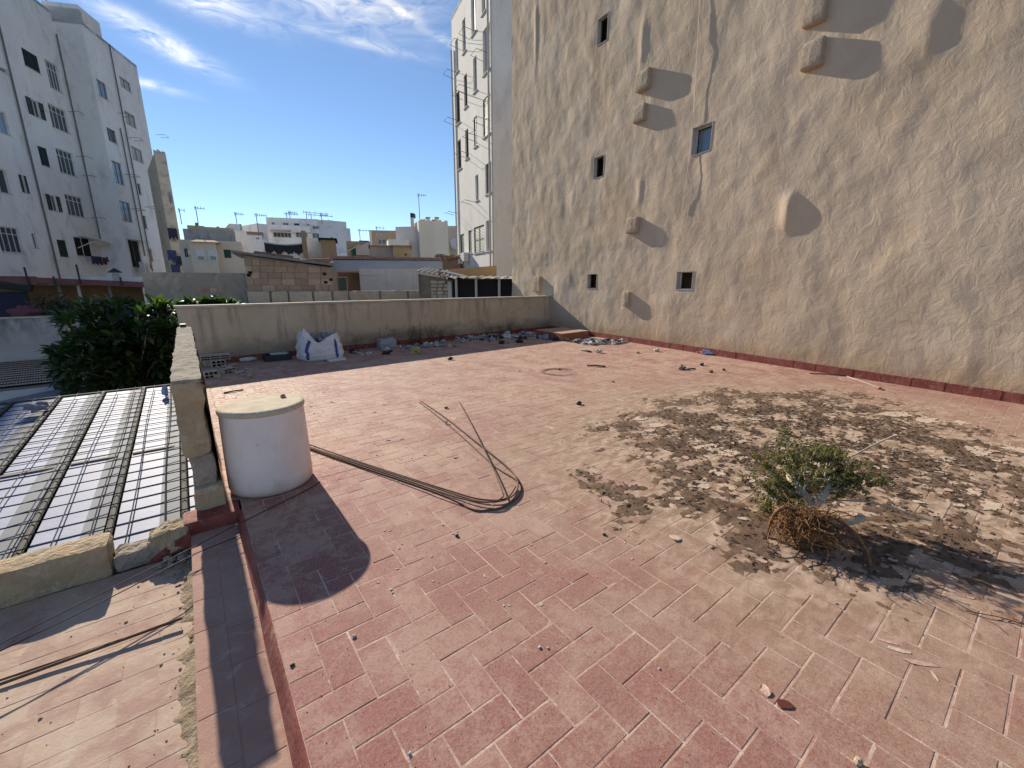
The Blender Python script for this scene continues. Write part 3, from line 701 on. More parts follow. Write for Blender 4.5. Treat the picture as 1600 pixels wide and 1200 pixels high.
ROOFT = M('clay_roof_tile', (0.34, 0.205, 0.135), (0.26, 0.165, 0.115), 3, 0.9, 0.3, 20, c3=(.42, .33, .25))
FARW = M('far_white_wall', (0.82, 0.81, 0.79), (0.74, 0.73, 0.71), 0.2, 0.9, 0.05, 4, c3=(.54, .54, .54))

# --- tall block on the left: front A, flank, front B
HD = 62.
AP = Plane(DI(60, 300, HD)[:2], 24.0)
ua1, _ = AP.uz(107, 150); ua0 = AP.uz(-60, 300)[0]
A1 = AP.pt(ua1, 0)
FP = Plane(A1[:2], 114.0)                                       # flank faces the terrace
uf, _ = FP.uz(172, 260); FE = FP.pt(uf, 0)
BP = Plane(FE[:2], 24.0); ub1, _ = BP.uz(238, 240); BE = BP.pt(ub1, 0)
ztA = AP.uz(62, 4)[1]; ztF = FP.uz(120, 14)[1]; ztB = BP.uz(200, 92)[1]
lb = thing('apartment_block', (A1[0], A1[1], -9), 'tall shaded white apartment block with green shutters and downpipes', 'building')
zb = AP.uz(60, 446)[1] - 1.5
aw = [('shut', 32.5, 73, 64, 116), ('grid', 69, 91, 98, 146), ('opensh', 46, 153, 65, 186), ('grid', 74, 160, 110, 210), ('shut', 58, 227, 79, 262), ('grid', 86, 230, 121, 277),
      ('opensh', 76, 304, 92, 331), ('grid', 100, 302, 135, 341), ('shut', 88, 374, 108, 402), ('dark', 114, 369, 147, 402),
      ('glass', -30, 88, 13, 116), ('blue', -20, 165, 17, 212), ('glass', -20, 258, 18, 304), ('opensh', 31, 273, 43, 302), ('grid', -8, 352, 38, 396), ('glass', 48, 364, 61, 388)]
rects = [AP.rect(*w[1:]) for w in aw]
m = MB(); wall_open(m, AP, ua0, ua1, -9, ztA, rects); m.build('wall', WHITE, lb)
for w, r in zip(aw, rects): window(lb, AP, r, w[0], 4 if w[0] == 'grid' else 2)
m = MB().poly([FP.pt(0, -9), FP.pt(uf, -9), FP.pt(uf, ztF), FP.pt(0, ztF)]); m.build('flank_wall', WHITE, lb)
bw = [('blue', 150, 122, 170, 158), ('grid', 166, 198, 184, 226), ('blue', 174, 250, 195, 290), ('blue', 186, 313, 208, 348), ('dark', 199, 374, 224, 418),
      ('curtain', 186, 118, 206, 146), ('curtain', 194, 172, 214, 202), ('curtain', 204, 227, 225, 256), ('glass', 214, 286, 222, 305), ('glass', 222, 336, 231, 358), ('curtain', 231, 388, 240, 408)]
rects = [BP.rect(*w[1:]) for w in bw]
m = MB(); wall_open(m, BP, 0, ub1, -9, ztB, rects); m.build('wall', WHITE, lb)
for w, r in zip(bw, rects): window(lb, BP, r, w[0], 3 if w[0] == 'grid' else 2, frame=PIPE)
# roof and hidden sides close the block
FAR = lambda pl, u: pl.pt(u, 0, -14)
m = MB().prism([AP.pt(ua0, 0), AP.pt(ua1, 0), AP.pt(ua1, 0, -14), AP.pt(ua0, 0, -14)], ztA - .3, ztA + .02)
m.prism([FP.pt(0, 0), FP.pt(uf, 0), BP.pt(ub1, 0), BP.pt(ub1, 0, -14), AP.pt(ua1, 0, -14)], ztB - .3, ztB + .02)
m.poly([BP.pt(ub1, -9), BP.pt(ub1, -9, -14), BP.pt(ub1, ztB, -14), BP.pt(ub1, ztB)])
# stepped parapets seen against the sky
for (x0, x1, yt, dpt) in ((60, 133, 15, 6),):
    m.pbox(FP, FP.uz(66, 60)[0], uf, ztB, ztF, 0, -.35)
zs1 = BP.uz(168, 66)[1]; m.pbox(BP, 0, BP.uz(160, 60)[0], ztB, BP.uz(148, 30)[1], 0, -3.); m.pbox(BP, BP.uz(160, 60)[0], BP.uz(176, 75)[0], ztB, zs1, 0, -3.)
m.build('roof', WHITE, lb)
for p0, p1 in (((0, 2), (80, 436)), ((96, 60), (147, 372))): pipe(lb, AP, p0, p1)
for p0, p1 in (((174, 74), (233, 424)), ((186, 200), (225, 400))): pipe(lb, BP, p0, p1, .06)
for u_, z_ in (AP.uz(92, 8), AP.uz(70, 5)): MB().tube([AP.pt(u_, z_ - 1, -1), AP.pt(u_, z_ + 2.5, -1)], .05, 5).build('roof_pole', PIPE, lb)
# awning and washing of the low right-hand window
r = rects[4]; m = MB().add([BP.pt(r[0] - .1, r[3] + .1, .02), BP.pt(r[1] + .8, r[3] + .1, .02), BP.pt(r[1] + .8, r[3] - .15, 1.0), BP.pt(r[0] - .1, r[3] - .15, 1.0)], [(0, 1, 2, 3)])
m.build('awning', GREYW, lb)
CLOTHS = [flat('blue_cloth', (.05, .06, .16), .9), flat('maroon_cloth', (.12, .025, .03), .9), flat('white_cloth', (.55, .55, .56), .9), flat('navy_cloth', (.03, .035, .07), .9), flat('orange_cloth', (.4, .2, .08), .9)]
def cloth(pl, u0, u1, z0, z1, off, mat, name, label, seed):
    m = MB(); n = 8
    for i in range(n + 1):
        for j in range(5):
            u = u0 + (u1 - u0) * i / n; z = z1 - (z1 - z0) * j / 4 * (1 + .18 * math.sin(i * 1.9 + seed))
            m.v.append(pl.pt(u, z, off + .08 * math.sin(i * 1.7 + seed) * (j / 4)))
    m.f = [(i * 5 + j, i * 5 + j + 1, (i + 1) * 5 + j + 1, (i + 1) * 5 + j) for i in range(n) for j in range(4)]
    return tag(m.build(name, mat, None), label, 'laundry', 'washing hung out of the apartment windows')
ra = AP.rect(114, 369, 147, 402)
m = MB().add([AP.pt(ra[0] + .9, ra[3] + .15, .02), AP.pt(ra[1] + .6, ra[3] + .05, .02), AP.pt(ra[1] + .8, ra[3] - .35, 1.3), AP.pt(ra[0] + .9, ra[3] - .3, 1.3), AP.pt(ra[1] + .8, ra[3] - .75, 1.3), AP.pt(ra[0] + .9, ra[3] - .7, 1.3)], [(0, 1, 2, 3), (3, 2, 4, 5)])
m.build('awning', flat('cream_awning', (.55, .46, .32), .9), lb)
MB().tube([AP.pt(ra[0] + .2, ra[2] + .8, .05), AP.pt(ra[0] + 1.0, ra[3] - .3, 1.3)], .04, 5).build('awning_arm', WFRAME, lb)
cloth(AP, ra[0] + .6, ra[0] + 2.2, ra[2] - .75, ra[2] + .05, .8, CLOTHS[3], 'washing', 'dark navy washing on a line below the cream awning', 0)
cloth(AP, ra[0] + 2.25, ra[0] + 2.9, ra[2] - .7, ra[2], .8, CLOTHS[1], 'washing', 'maroon washing on a line below the cream awning', 1)
cloth(AP, ra[0] + 2.95, ra[0] + 3.3, ra[2] - .4, ra[2] + .1, .8, CLOTHS[0], 'washing', 'small blue washing on a line below the cream awning', 2)
cloth(BP, r[0] + .3, r[0] + 1.3, r[2] - 1.1, r[2] + .6, .5, CLOTHS[2], 'washing', 'white sheet hung below the grey awning', 3)
cloth(BP, r[0] + 1.6, r[0] + 2.3, r[2] - .6, r[2] + .5, .5, CLOTHS[2], 'washing', 'white towel hung below the grey awning', 4)
cloth(BP, r[0] + 2.5, r[0] + 2.9, r[2] - .1, r[2] + .5, .5, CLOTHS[4], 'washing', 'orange cloth hung below the grey awning', 5)
# clothes-line brackets
for px, py in ((112, 178), (124, 247), (133, 277), (147, 342), (188, 180), (205, 218), (199, 275), (208, 328), (230, 325), (247, 213)):
    pl = AP if px < 150 else BP; u_, z_ = pl.uz(px, py)
    MB().tube([pl.pt(u_ - .6, z_, .05), pl.pt(u_ - .6, z_ + .1, 1.0), pl.pt(u_ + .5, z_ + .05, 1.0), pl.pt(u_ + .5, z_, .05)], .025, 4).build('line_bracket', PIPE, lb)

# --- next block with bare yellowish party wall
CP = Plane(DI(262, 330, 58)[:2], 84.0)
uc0, uc1 = CP.uz(257, 330)[0], CP.uz(283, 380)[0]; ztc = CP.uz(255, 233)[1]
pb = thing('party_wall_building', CP.pt((uc0 + uc1) / 2, -9), 'narrow building with a bare yellowish stone party wall and ragged top', 'building')
m = MB().pbox(CP, uc0, uc1, -9, ztc - .5, 0, -9)
for i in range(7):
    a = uc0 + (uc1 - uc0) * i / 7; m.pbox(CP, a + .01, a + (uc1 - uc0) / 7 - .01, ztc - .5, ztc - rs.uniform(0, .3), 0, -.5)
m.build('party_wall', PARTY, pb)
for (a, b, c, d) in ((264, 360, 276, 377), (262, 300, 270, 318), (266, 395, 276, 412)):
    rr = CP.rect(a, b, c, d); mm = MB().pbox(CP, rr[0], rr[1], rr[2], rr[3], .05, -.05); mm.build('boarded_opening', GREYW, pb)
for kk, (x, y) in enumerate(((268, 362), (267, 396), (279, 405), (273, 418))):
    uu, zz = CP.uz(x, y); cloth(CP, uu - .35, uu + .4, zz - .7, zz + .3, .5, CLOTHS[0 if kk % 2 else 3], 'washing', ['dark washing high on the yellowish party wall', 'blue washing at the left of the yellowish party wall', 'navy washing at the right edge of the yellowish party wall', 'blue washing lowest on the yellowish party wall'][kk], kk)

# --- white building behind the rendered wall
WB = Plane(DI(770, 200, 27.5)[:2], 12.7)
uw1 = WB.uz(710, 200)[0]; ztw = WB.uz(706, 26)[1]
wb = thing('white_tower', (WB.P[0], WB.P[1], -9), 'tall sunlit white building with narrow windows and louvred shutters behind the tan wall', 'building')
ww = [('curtain', 735.5, -12, 744, 47), ('curtain', 752, -30, 760, 14), ('glass', 722, 34, 728, 78), ('curtain', 754, 50, 766, 106), ('curtain', 711, 65, 716.5, 110), ('glass', 739, 93, 745.5, 140),
      ('dark', 724.5, 120, 730.5, 165), ('dark', 711.8, 148, 719, 190), ('shutgreen', 754.5, 157, 766.5, 207), ('shutgreen', 740, 185, 746, 227), ('dark', 726.5, 205, 732.5, 246), ('dark', 714, 222, 721, 262),
      ('blue', 758, 258, 768, 300), ('glass', 742.5, 275, 748, 312), ('shutgreen', 718.7, 367, 726, 398), ('shutgreen', 731.8, 361, 737.4, 395), ('shutgreen', 740.5, 356, 757, 393), ('curtain', 759, 346, 768, 391)]
rects = [WB.rect(*w[1:]) for w in ww]
m = MB(); wall_open(m, WB, 0, uw1, -9, ztw, rects, .15); m.build('wall', WHITE2, wb)
for w, q in zip(ww, rects): window(wb, WB, q, w[0], 2, .15, PIPE if w[0] in ('dark', 'blue') else None, sill=True)
WF = Plane(WB.pt(0, 0)[:2], 104.0); uwf = 5.0
m = MB().poly([WF.pt(0, -9), WF.pt(uwf, -9), WF.pt(uwf, ztw), WF.pt(0, ztw)]); m.build('end_wall', WHITE2, wb)
m = MB().prism([WB.pt(0, 0), WF.pt(uwf, 0), WF.pt(uwf, 0, -uw1), WB.pt(uw1, 0)], ztw - .2, ztw + .02)
m.poly([WB.pt(uw1, -9), WB.pt(uw1, ztw), WF.pt(uwf, ztw, -uw1), WF.pt(uwf, -9, -uw1)]); m.poly([WF.pt(uwf, -9), WF.pt(uwf, ztw), WF.pt(uwf, ztw, -uw1), WF.pt(uwf, -9, -uw1)])
m.build('roof', WHITE2, wb)
MB().tube([WB.pt(.35, -3, .1), WB.pt(.35, ztw, .1)], .07, 6).build('downpipe', WHITE_REVEAL, wb)
MB().tube([WB.pt(uw1 - .1, -3, .1), WB.pt(uw1 - .1, ztw - 2, .1)], .06, 6).build('downpipe', WHITE_REVEAL, wb)
for px, py in ((740, 56), (725, 73), (705, 119), (732, 143), (728, 152), (706, 192), (745, 217), (760, 90), (730, 243), (740, 318), (707, 335), (762, 193)):
    u_, z_ = WB.uz(max(px, 713), py)
    MB().tube([WB.pt(u_ + .5, z_, .02), WB.pt(u_ + .45, z_ + .15, .8), WB.pt(u_ - .5, z_ + .1, .8), WB.pt(u_ - .5, z_, .02)], .016, 4).build('line_bracket', PIPE, wb)
u_, z_ = WB.uz(731, 402); MB().pbox(WB, u_ - .45, u_ + .35, z_ - .3, z_ + .3, .45, .08).build('air_conditioner', WFRAME, wb)
u_, z_ = WB.uz(722, 406); MB().pbox(WB, u_ - .45, u_ + .35, z_ - .3, z_ + .3, .45, .08).build('air_conditioner', WFRAME, wb)

# --- the jumble of houses and sheds in the middle distance
def facing(px, py, hd, turn=0.):
    p = DI(px, py, hd); return Plane(p[:2], math.degrees(math.atan2(p[0], p[1])) + 90 + turn)
def house(name, label, x0, yt, x1, yb, hd, mat, depth=6., turn=0., wins=(), cat='building', group=None, base=None, roof=None, rmat=None):
    pl = facing((x0 + x1) / 2, yb, hd, turn); a, b, c, d = pl.rectm(x0, yt, x1, yb); c = base if base is not None else -9
    t = thing(name, pl.pt((a + b) / 2, c, 0), label, cat, group)
    m = MB(); rr = [pl.rectm(*w[1:5]) for w in wins]
    wall_open(m, pl, a, b, c, d, rr)
    for q in ((a, 1), (b, -1)): m.poly([pl.pt(q[0], c), pl.pt(q[0], c, -depth), pl.pt(q[0], d, -depth), pl.pt(q[0], d)])
    m.poly([pl.pt(a, c, -depth), pl.pt(b, c, -depth), pl.pt(b, d, -depth), pl.pt(a, d, -depth)])
    m.poly([pl.pt(a, d - .02), pl.pt(b, d - .02), pl.pt(b, d - .02, -depth), pl.pt(a, d - .02, -depth)])
    m.build('wall', mat, t)
    for w, q in zip(wins, rr): window(t, pl, q, w[0], w[5] if len(w) > 5 else 2, sill=False)
    if roof:
        mm = MB().pbox(pl, a - .15, b + .15, d, d + roof, .2, -depth - .1); mm.build('roof_edge', rmat or GREYW, t)
    return t, pl, (a, b, c, d)
def prough(pl, u0, u1, z0, z1, o0, o1, step, amp, seed):
    m = MB().rough_box(u0, u1, min(o0, o1), max(o0, o1), z0, z1, step, amp, seed, 3., False); m.v = [pl.pt(x, z, y) for x, y, z in m.v]; return m
def part_box(t, pl, x0, yt, x1, yb, o0, o1, name, mat):
    a, b, c, d = pl.rectm(x0, yt, x1, yb); return MB().pbox(pl, a, b, c, d, o0, o1).build(name, mat, t)
def antenna(px, ytop, ybot, hd, label, arms=5, w=1.):
    pl = facing(px, ybot, hd); (u, z0), (_, z1) = pl.uz(px, ybot), pl.uz(px, ytop); k = hd / 50.
    t = thing('tv_antenna', pl.pt(u, z0), label, 'antenna', 'antennas on the roofs')
    MB().tube([pl.pt(u, z0 - .3), pl.pt(u, z1)], .035 * k, 5).build('mast', PIPE, t)
    m = MB().tube([pl.pt(u - .2 * w * k, z1 - .1 * k), pl.pt(u + 1.3 * w * k, z1 - .15 * k)], .022 * k, 4)
    for i in range(arms):
        q = u - .15 * w * k + 1.35 * w * k * i / max(1, arms - 1); h = .35 * k * (1 - .08 * i)
        m.tube([pl.pt(q, z1 - .12 * k - h * .5), pl.pt(q, z1 - .12 * k + h * .5)], .016 * k, 4)
    m.build('array', PIPE, t); return t
def chimney(t, pl, x0, yt, x1, yb, mat, o=-1.5, cap=True):
    a, b, c, d = pl.rectm(x0, yt, x1, yb); MB().pbox(pl, a, b, c - .5, d, o, o - (b - a)).build('chimney', mat, t)
    if cap: MB().pbox(pl, a - .06, b + .06, d, d + .12, o + .06, o - (b - a) - .06).build('chimney_cap', ROOFT, t)

# beige house with a bay window
t, pl, q = house('beige_house', 'beige house with a hipped bay window and one green shutter', 284, 376, 381, 440, 44, BEIGE, 8, 4,
    [('shutgreen', 350, 390, 361, 403), ('dark', 288, 388, 294, 402)])
part_box(t, pl, 302, 380, 342, 440, 1.0, .002, 'bay', BEIGE)
a, b, c, d = pl.rectm(299, 373, 344, 380)
MB().add([pl.pt(a, c, 1.3), pl.pt(b, c, 1.3), pl.pt(b, c, 0), pl.pt(a, c, 0), pl.pt(a + .6, d, .02), pl.pt(b - .6, d, .02)], [(0, 1, 5, 4), (1, 2, 5), (3, 0, 4), (0, 3, 2, 1)]).build('bay_roof', ROOFT, t)
bp = Plane(pl.pt(0, 0, 1.02)[:2], math.degrees(math.atan2(pl.d[0], pl.d[1])))
for (x0, x1) in ((306, 321), (325, 340)):
    r_ = bp.rectm(x0, 390, x1, 408); w = MB().pbox(bp, *r_, .03, .0).build('window', WFRAME, t); MB().pbox(bp, r_[0] + .12, r_[1] - .12, r_[2] + .1, r_[2] + (r_[3] - r_[2]) * .42, .05, .0).build('pane', GLASS, w)
part_box(t, pl, 295, 391, 302, 399, .7, .05, 'air_conditioner', WFRAME)
part_box(t, pl, 283, 356, 366, 377, -1.5, -3.0, 'terrace_wall', GREYW)
part_box(t, pl, 282, 345, 361, 358, -4.5, -8.0, 'top_storey', M('ochre_top', (.46, .40, .28), (.38, .33, .24), .6))
part_box(t, pl, 279, 341, 309, 347, -5.0, -8.5, 'stair_head', BEIGE)
chimney(t, pl, 293, 336, 299, 345, BROWN, -5, False); chimney(t, pl, 331, 343, 336, 350, ROOFT, -5, False)
antenna(309, 323, 345, 48, 'slim antenna on the beige house with the bay window', 4, .5)
antenna(283, 326, 345, 48, 'short bare mast antenna next to the yellowish party wall', 2, .3)
# pale stepped building behind it
t, pl, q = house('pale_house', 'pale stepped house squeezed beside the beige house', 361, 360, 389, 420, 55, WHITE, 8, -6)
part_box(t, pl, 360, 349, 376, 362, -.5, -5, 'upper_block', WHITE); part_box(t, pl, 376, 349, 379, 360, -.6, -5, 'side_strip', GREYW)
antenna(370, 332, 349, 56, 'tall antenna on the pale stepped house', 5, .5)
t, pl, q = house('small_far_house', 'small pale far house with a ragged tiled roof and vent slot', 382, 367, 412, 405, 66, FARW, 8, 0, [('dark', 400, 371, 405, 374)], roof=.35, rmat=ROOFT)
part_box(t, pl, 384, 364, 400, 367, -1, -4, 'roof_ridge', ROOFT)
antenna(404, 334, 365, 66, 'antenna with cross arms beside the long white apartments', 6, .7)
# long white apartments on the rise
fl = facing(460, 395, 85, 10)
t, pl, q = house('long_apartments', 'long white far apartment building with small balconies and dark windows', 419, 341, 499, 400, 85, FARW, 10, 10,
    [('glass', 425, 347, 429, 354), ('glass', 442, 348, 451, 355), ('shutgreen', 460, 349, 468, 356), ('glass', 479, 350, 484, 356), ('glass', 488, 353, 499, 358), ('glass', 427, 363, 455, 371, 5), ('glass', 462, 363, 480, 371, 3), ('glass', 488, 364, 499, 373)])
a, b, c, d = pl.rectm(423, 358, 486, 362); MB().pbox(pl, a, b, c, c + .9, 1.2, 1.08).pbox(pl, a, b, c - .15, c, 1.2, .001).build('balcony', FARW, t)
part_box(t, pl, 426, 361, 457, 363, 1.5, .002, 'awning', GREYW)
t2, pl2, q2 = house('long_apartments_wing', 'blank side wing of the long white far apartments', 499, 345, 543, 400, 88, FARW, 9, -14)
part_box(t2, pl2, 543, 354, 556, 400, -3, -8, 'step', FARW); part_box(t2, pl2, 481, 341, 519, 348, -4, -7, 'roof_block', BEIGE)
chimney(t2, pl2, 521, 339, 523, 349, BEIGE, -4, False); chimney(t2, pl2, 525, 340, 528, 349, BEIGE, -4, False)
t3, pl3, q3 = house('gable_wing', 'white gabled end of the long far apartments', 405, 350, 420, 400, 84, FARW, 8, -25)
for x, yt, lab, w in ((449, 332, 'antenna over the left of the long white apartments', .8), (454, 330, 'second antenna over the left of the long white apartments', .5), (480, 330, 'wide antenna over the stairwell of the long apartments', 1.6), (487, 334, 'long-boomed antenna over the stairwell of the long apartments', 1.6), (503, 334, 'small antenna over the wing of the long apartments', .5)):
    antenna(x, yt, 347, 86, lab, 5, w)
# terrace screened with black netting, white panel, brown chimney block
t, pl, q = house('white_terrace_wall', 'white roof terrace wall screened with ragged black netting', 414, 392, 477, 440, 40, WHITE2, 5, 6)
a, b, c, d = pl.rectm(414, 380, 475, 394); m = MB(); n = 26
for i in range(n + 1):
    u = a + (b - a) * i / n; s_ = .25 * math.sin(math.pi * i / n)
    m.v += [pl.pt(u, d - s_ * .6 + rs.uniform(-.03, .03), .12), pl.pt(u, (c + d) / 2, .16 + .05 * math.sin(i)), pl.pt(u, c - .2 * math.sin(i * .5) ** 2 + rs.uniform(-.1, .1), .14)]
m.f = [(i * 3 + k, i * 3 + k + 1, i * 3 + k + 4, i * 3 + k + 3) for i in range(n) for k in range(2)]
m.build('black_netting', flat('black_netting', (.018, .019, .026), .7), t)
MB().tube([pl.pt(a + (b - a) * i / 12, d - .15 * math.sin(math.pi * i / 12) + .02, .14) for i in range(13)], .05, 4).build('white_rope', WFRAME, t)
MB().pbox(pl, b - .1, b + .25, c - 2, d + 1.0, .25, 0).build('brown_post', BROWN, t)
t, pl, q = house('white_panel_house', 'plain white wall beside the brown chimney block', 478, 372, 504, 430, 41, WHITE2, 4, 4)
t, pl, q = house('brown_block', 'brown rendered stair block with a dark slab top', 503, 375, 526, 430, 39, BROWN, 3, 2, roof=.14, rmat=DARK)
chimney(t, pl, 517, 369, 519, 376, DARKSH, -.6, False)
t, pl, q = house('green_door_house', 'small brown house with a green door and a pink side wall', 543, 377, 580, 430, 46, BROWN, 4, 0)
part_box(t, pl, 549, 387, 556, 400, .05, .001, 'door', flat('green_door', (.02, .10, .045)))
a, b, c, d = pl.rectm(556, 378, 577, 399); MB().add([pl.pt(a, c, .3), pl.pt(b, c, .3), pl.pt(b, d, .3), pl.pt(a, c + (d - c) * .55, .3), pl.pt(a, c, .002), pl.pt(b, c, .002), pl.pt(b, d, .002), pl.pt(a, c + (d - c) * .55, .002)], [(0, 1, 2, 3), (0, 3, 7, 4), (3, 2, 6, 7), (1, 5, 6, 2)]).build('pink_wall', M('pale_pink', (.52, .44, .41), (.46, .38, .36), 1.), t)
part_box(t, pl, 561, 375, 577, 380, -.5, -3, 'red_parapet', M('dull_red_brick', (.20, .09, .07), (.16, .07, .06), 3.), )
m = MB().tube(smooth_path([pl.pt(*pl.uz(527, 396), .6), pl.pt(*pl.uz(545, 392), .6), pl.pt(*pl.uz(562, 383), .6)], 4), .04, 4); m.build('white_cable', WFRAME, t)
antenna(563, 358, 378, 48, 'antenna over the small brown house with the green door', 5, .8)
t, pl, q = house('peach_frame_house', 'peach coloured house frame with an open loggia', 580, 360, 622, 420, 60, M('peach_render', (.50, .38, .25), (.44, .33, .22), .6), 6, 6, [('curtain', 588, 365, 602, 370), ('glass', 590, 373, 603, 382)])
part_box(t, pl, 578.5, 360, 582, 400, .3, -6, 'white_fin', WHITE2)
antenna(589, 354, 361, 61, 'low antenna on the peach house frame', 3, .6)
t, pl, q = house('low_white_house', 'low white wall below the peach house frame', 608, 374, 640, 420, 50, WHITE2, 4, -4)
chimney(t, pl, 628, 379, 632, 386, BEIGE, -.3)
t, pl, q = house('grey_block_wall', 'grey unrendered block wall with a thin dark coping', 580, 385, 616, 430, 38, GREYW, 3, 0, roof=.08, rmat=BROWN)
t, pl, q = house('tan_hut', 'tan rendered rooftop hut with one small dark hole', 615, 385, 642, 430, 37, M('tan_render', (.42, .33, .20), (.36, .28, .17), 1.), 3, 0, [('dark', 632, 396, 635.5, 400)], roof=.08, rmat=BROWN)
# large pale gable building with chimneys
t, pl, q = house('pale_gable_building', 'large blank pale building with a row of clay chimneys', 620, 354, 658, 430, 52, M('pale_gable', (.68, .65, .61), (.60, .57, .53), .5, stretch=(1, 1, .4)), 10, 22)
t4, pl4, q4 = house('cream_gable_building', 'blank cream front of the large building with clay chimneys', 656, 346, 701, 430, 50.5, M('cream_gable', (.74, .67, .56), (.66, .59, .49), .5, stretch=(1, 1, .4)), 10, -12)
for i in range(9):
    a, b, c, d = pl4.rectm(656, 344, 700, 347); u = a + (b - a) * i / 9; MB().pbox(pl4, u, u + (b - a) / 10, c - .1, c + rs.uniform(.1, .35), -.1, -.6).build('ragged_coping', BEIGE, t4)
chimney(t, pl, 637, 332, 641, 349, BEIGE, -.8, False); part_box(t, pl, 637, 331, 641, 338, -.75, -1.6, 'dark_pot', DARKSH)
chimney(t4, pl4, 670.5, 338, 676, 347, BEIGE); chimney(t4, pl4, 680.5, 342, 684, 348, BEIGE); chimney(t4, pl4, 685, 338, 690, 348, BEIGE); chimney(t4, pl4, 698, 343, 701, 352, DARKSH, -1, False)
antenna(656, 303, 345, 52, 'tall antenna mast on the large pale building with clay chimneys', 5, .6)
t, pl, q = house('tan_far_house', 'tan far house edge beside the white tower', 700, 353, 724, 430, 56, BEIGE, 6, 0)
MB().lathe([(.0, 0), (.3, .02), (.55, .12), (.62, .2)], (0, 0, 0), 16).build('satellite_dish', WFRAME, None)
sd_ = bpy.data.objects['satellite_dish']; sd_.location = pl.pt(*pl.uz(712, 383), .7); sd_.rotation_euler = (rad(70), 0, rad(-10)); sd_.scale = (1.3, 1.3, 1.3)
tag(sd_, 'white satellite dish fixed to the tan far house', 'satellite dish')
t, pl, q = house('brick_ruin', 'ruined brown brick wall left of the white tower foot', 690, 404, 720, 440, 33, M('brick_ruin', (.30, .20, .15), (.22, .15, .11), 3.), 3, 0)
m = MB()
for i in range(9): m.rough_box(0, .5, 0, .4, 0, .25, .12, .05, i, 4., False)
a, b, c, d = pl.rectm(686, 400, 720, 406)
for i in range(8): MB().rock((pl.pt(a + (b - a) * i / 8, d + rs.uniform(-.1, .15), .1)), rs.uniform(.15, .3), i, (1.3, 1, .6), .4).build('loose_brick', ROOFT, t)

# sheet-metal canopy with fence below it
CANO = M('galvanised_sheet', (0.46, 0.45, 0.43), (0.40, 0.39, 0.37), 1., 0.75, 0.1, 20)
PERF = M('perforated_sheet', (0.60, 0.59, 0.57), (0.52, 0.51, 0.50), 2, 0.7, 0.5, 16)
pl = facing(605, 440, 25, 3)
t = thing('metal_canopy', pl.pt(0, -3), 'curved galvanised metal canopy above a pale sheet fence', 'canopy')
a, b, c, d = pl.rectm(517, 404, 690, 426); prof = [(0, 0), (.12, .35), (.3, .55), (.6, .72), (1.0, .84), (1.6, .95)]
H_ = d - c
n = 40
m = MB()
for i in range(n + 1):
    u = a + (b - a) * i / n; sl = (i / n)
    cz = c + H_ * .28 * sl
    for (o, z) in prof: m.v.append(pl.pt(u, cz + (d - cz) * min(1, z / .95), .9 - o))
m.f = [(i * 6 + k, i * 6 + k + 1, (i + 1) * 6 + k + 1, (i + 1) * 6 + k) for i in range(n) for k in range(5)]
m.build('canopy_sheet', CANO, t, True)
m = MB()
for i in range(46):
    u = a + (b - a) * (i + .5) / 46; m.tube([pl.pt(u, d + .02, .0), pl.pt(u, d + .10, -1.6)], .09, 6)
tag(m.build('roof_tiles', ROOFT, t), kind='stuff')
for x in (521, 690): uu = pl.uz(x, 440)[0]; MB().pbox(pl, uu - .06, uu + .06, -3, c + .3, .5, .4).build('post', CANO, t)
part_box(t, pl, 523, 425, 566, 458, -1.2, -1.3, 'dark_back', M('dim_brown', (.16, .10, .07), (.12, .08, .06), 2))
w_ = part_box(t, pl, 523, 432, 541, 455, -.5, -.55, 'window', CANO); part_box_r = pl.rectm(524.5, 434, 539.5, 454); MB().pbox(pl, *part_box_r, -.48, -.53).build('pane', flat('greenish_glass', (.10, .14, .12), .15), w_)
part_box(t, pl, 558, 430, 566, 440, -1.0, -1.15, 'blue_crate', flat('blue_crate', (.03, .10, .30)))
pf = facing(610, 450, 24, 3)
t = thing('sheet_fence', pf.pt(0, -3), 'pale perforated sheet fence behind the stone wall', 'fence')
for i in range(3):
    xa, xb = 563 + i * 41.7, 563 + (i + 1) * 41.7 - .4
    part_box(t, pf, xa, 420, min(xb, 688), 475, .02 * (i % 2), .02 * (i % 2) - .03, 'panel', PERF)
part_box(t, pf, 563, 428, 596, 429, .08, .04, 'rail', WFRAME)

# hollow-brick shed with a pitched edge
BR = [M('hollow_brick_%d' % i, c_, tuple(v * .85 for v in c_), 4, .95, .3, 30) for i, c_ in enumerate(((.52, .36, .25), (.45, .285, .20), (.58, .44, .32), (.49, .335, .24)))]
pb_ = facing(450, 440, 21.5, 0)
t = thing('brick_shed', pb_.pt(0, -3), 'shed wall of pale hollow bricks under a sloping grey roof edge', 'shed')
a, b, c, d = pb_.rectm(384, 400, 519, 455); zr = pb_.uz(517, 418)[1]; zbot = -3.
top = lambda u: d + (zr - d) * (u - a) / (b - a)
m = MB().add([pb_.pt(a, zbot, -.05), pb_.pt(b, zbot, -.05), pb_.pt(b, top(b), -.05), pb_.pt(a, top(a), -.05), pb_.pt(a, zbot, -4), pb_.pt(b, zbot, -4), pb_.pt(b, top(b), -4), pb_.pt(a, top(a), -4)], [(0, 1, 2, 3), (1, 5, 6, 2), (4, 0, 3, 7), (3, 2, 6, 7), (5, 4, 7, 6)])
m.build('mortar_wall', M('shed_mortar', (.44, .36, .28), (.36, .28, .22), 5), t)
bh, bl = .27, .52; row = 0; z = c
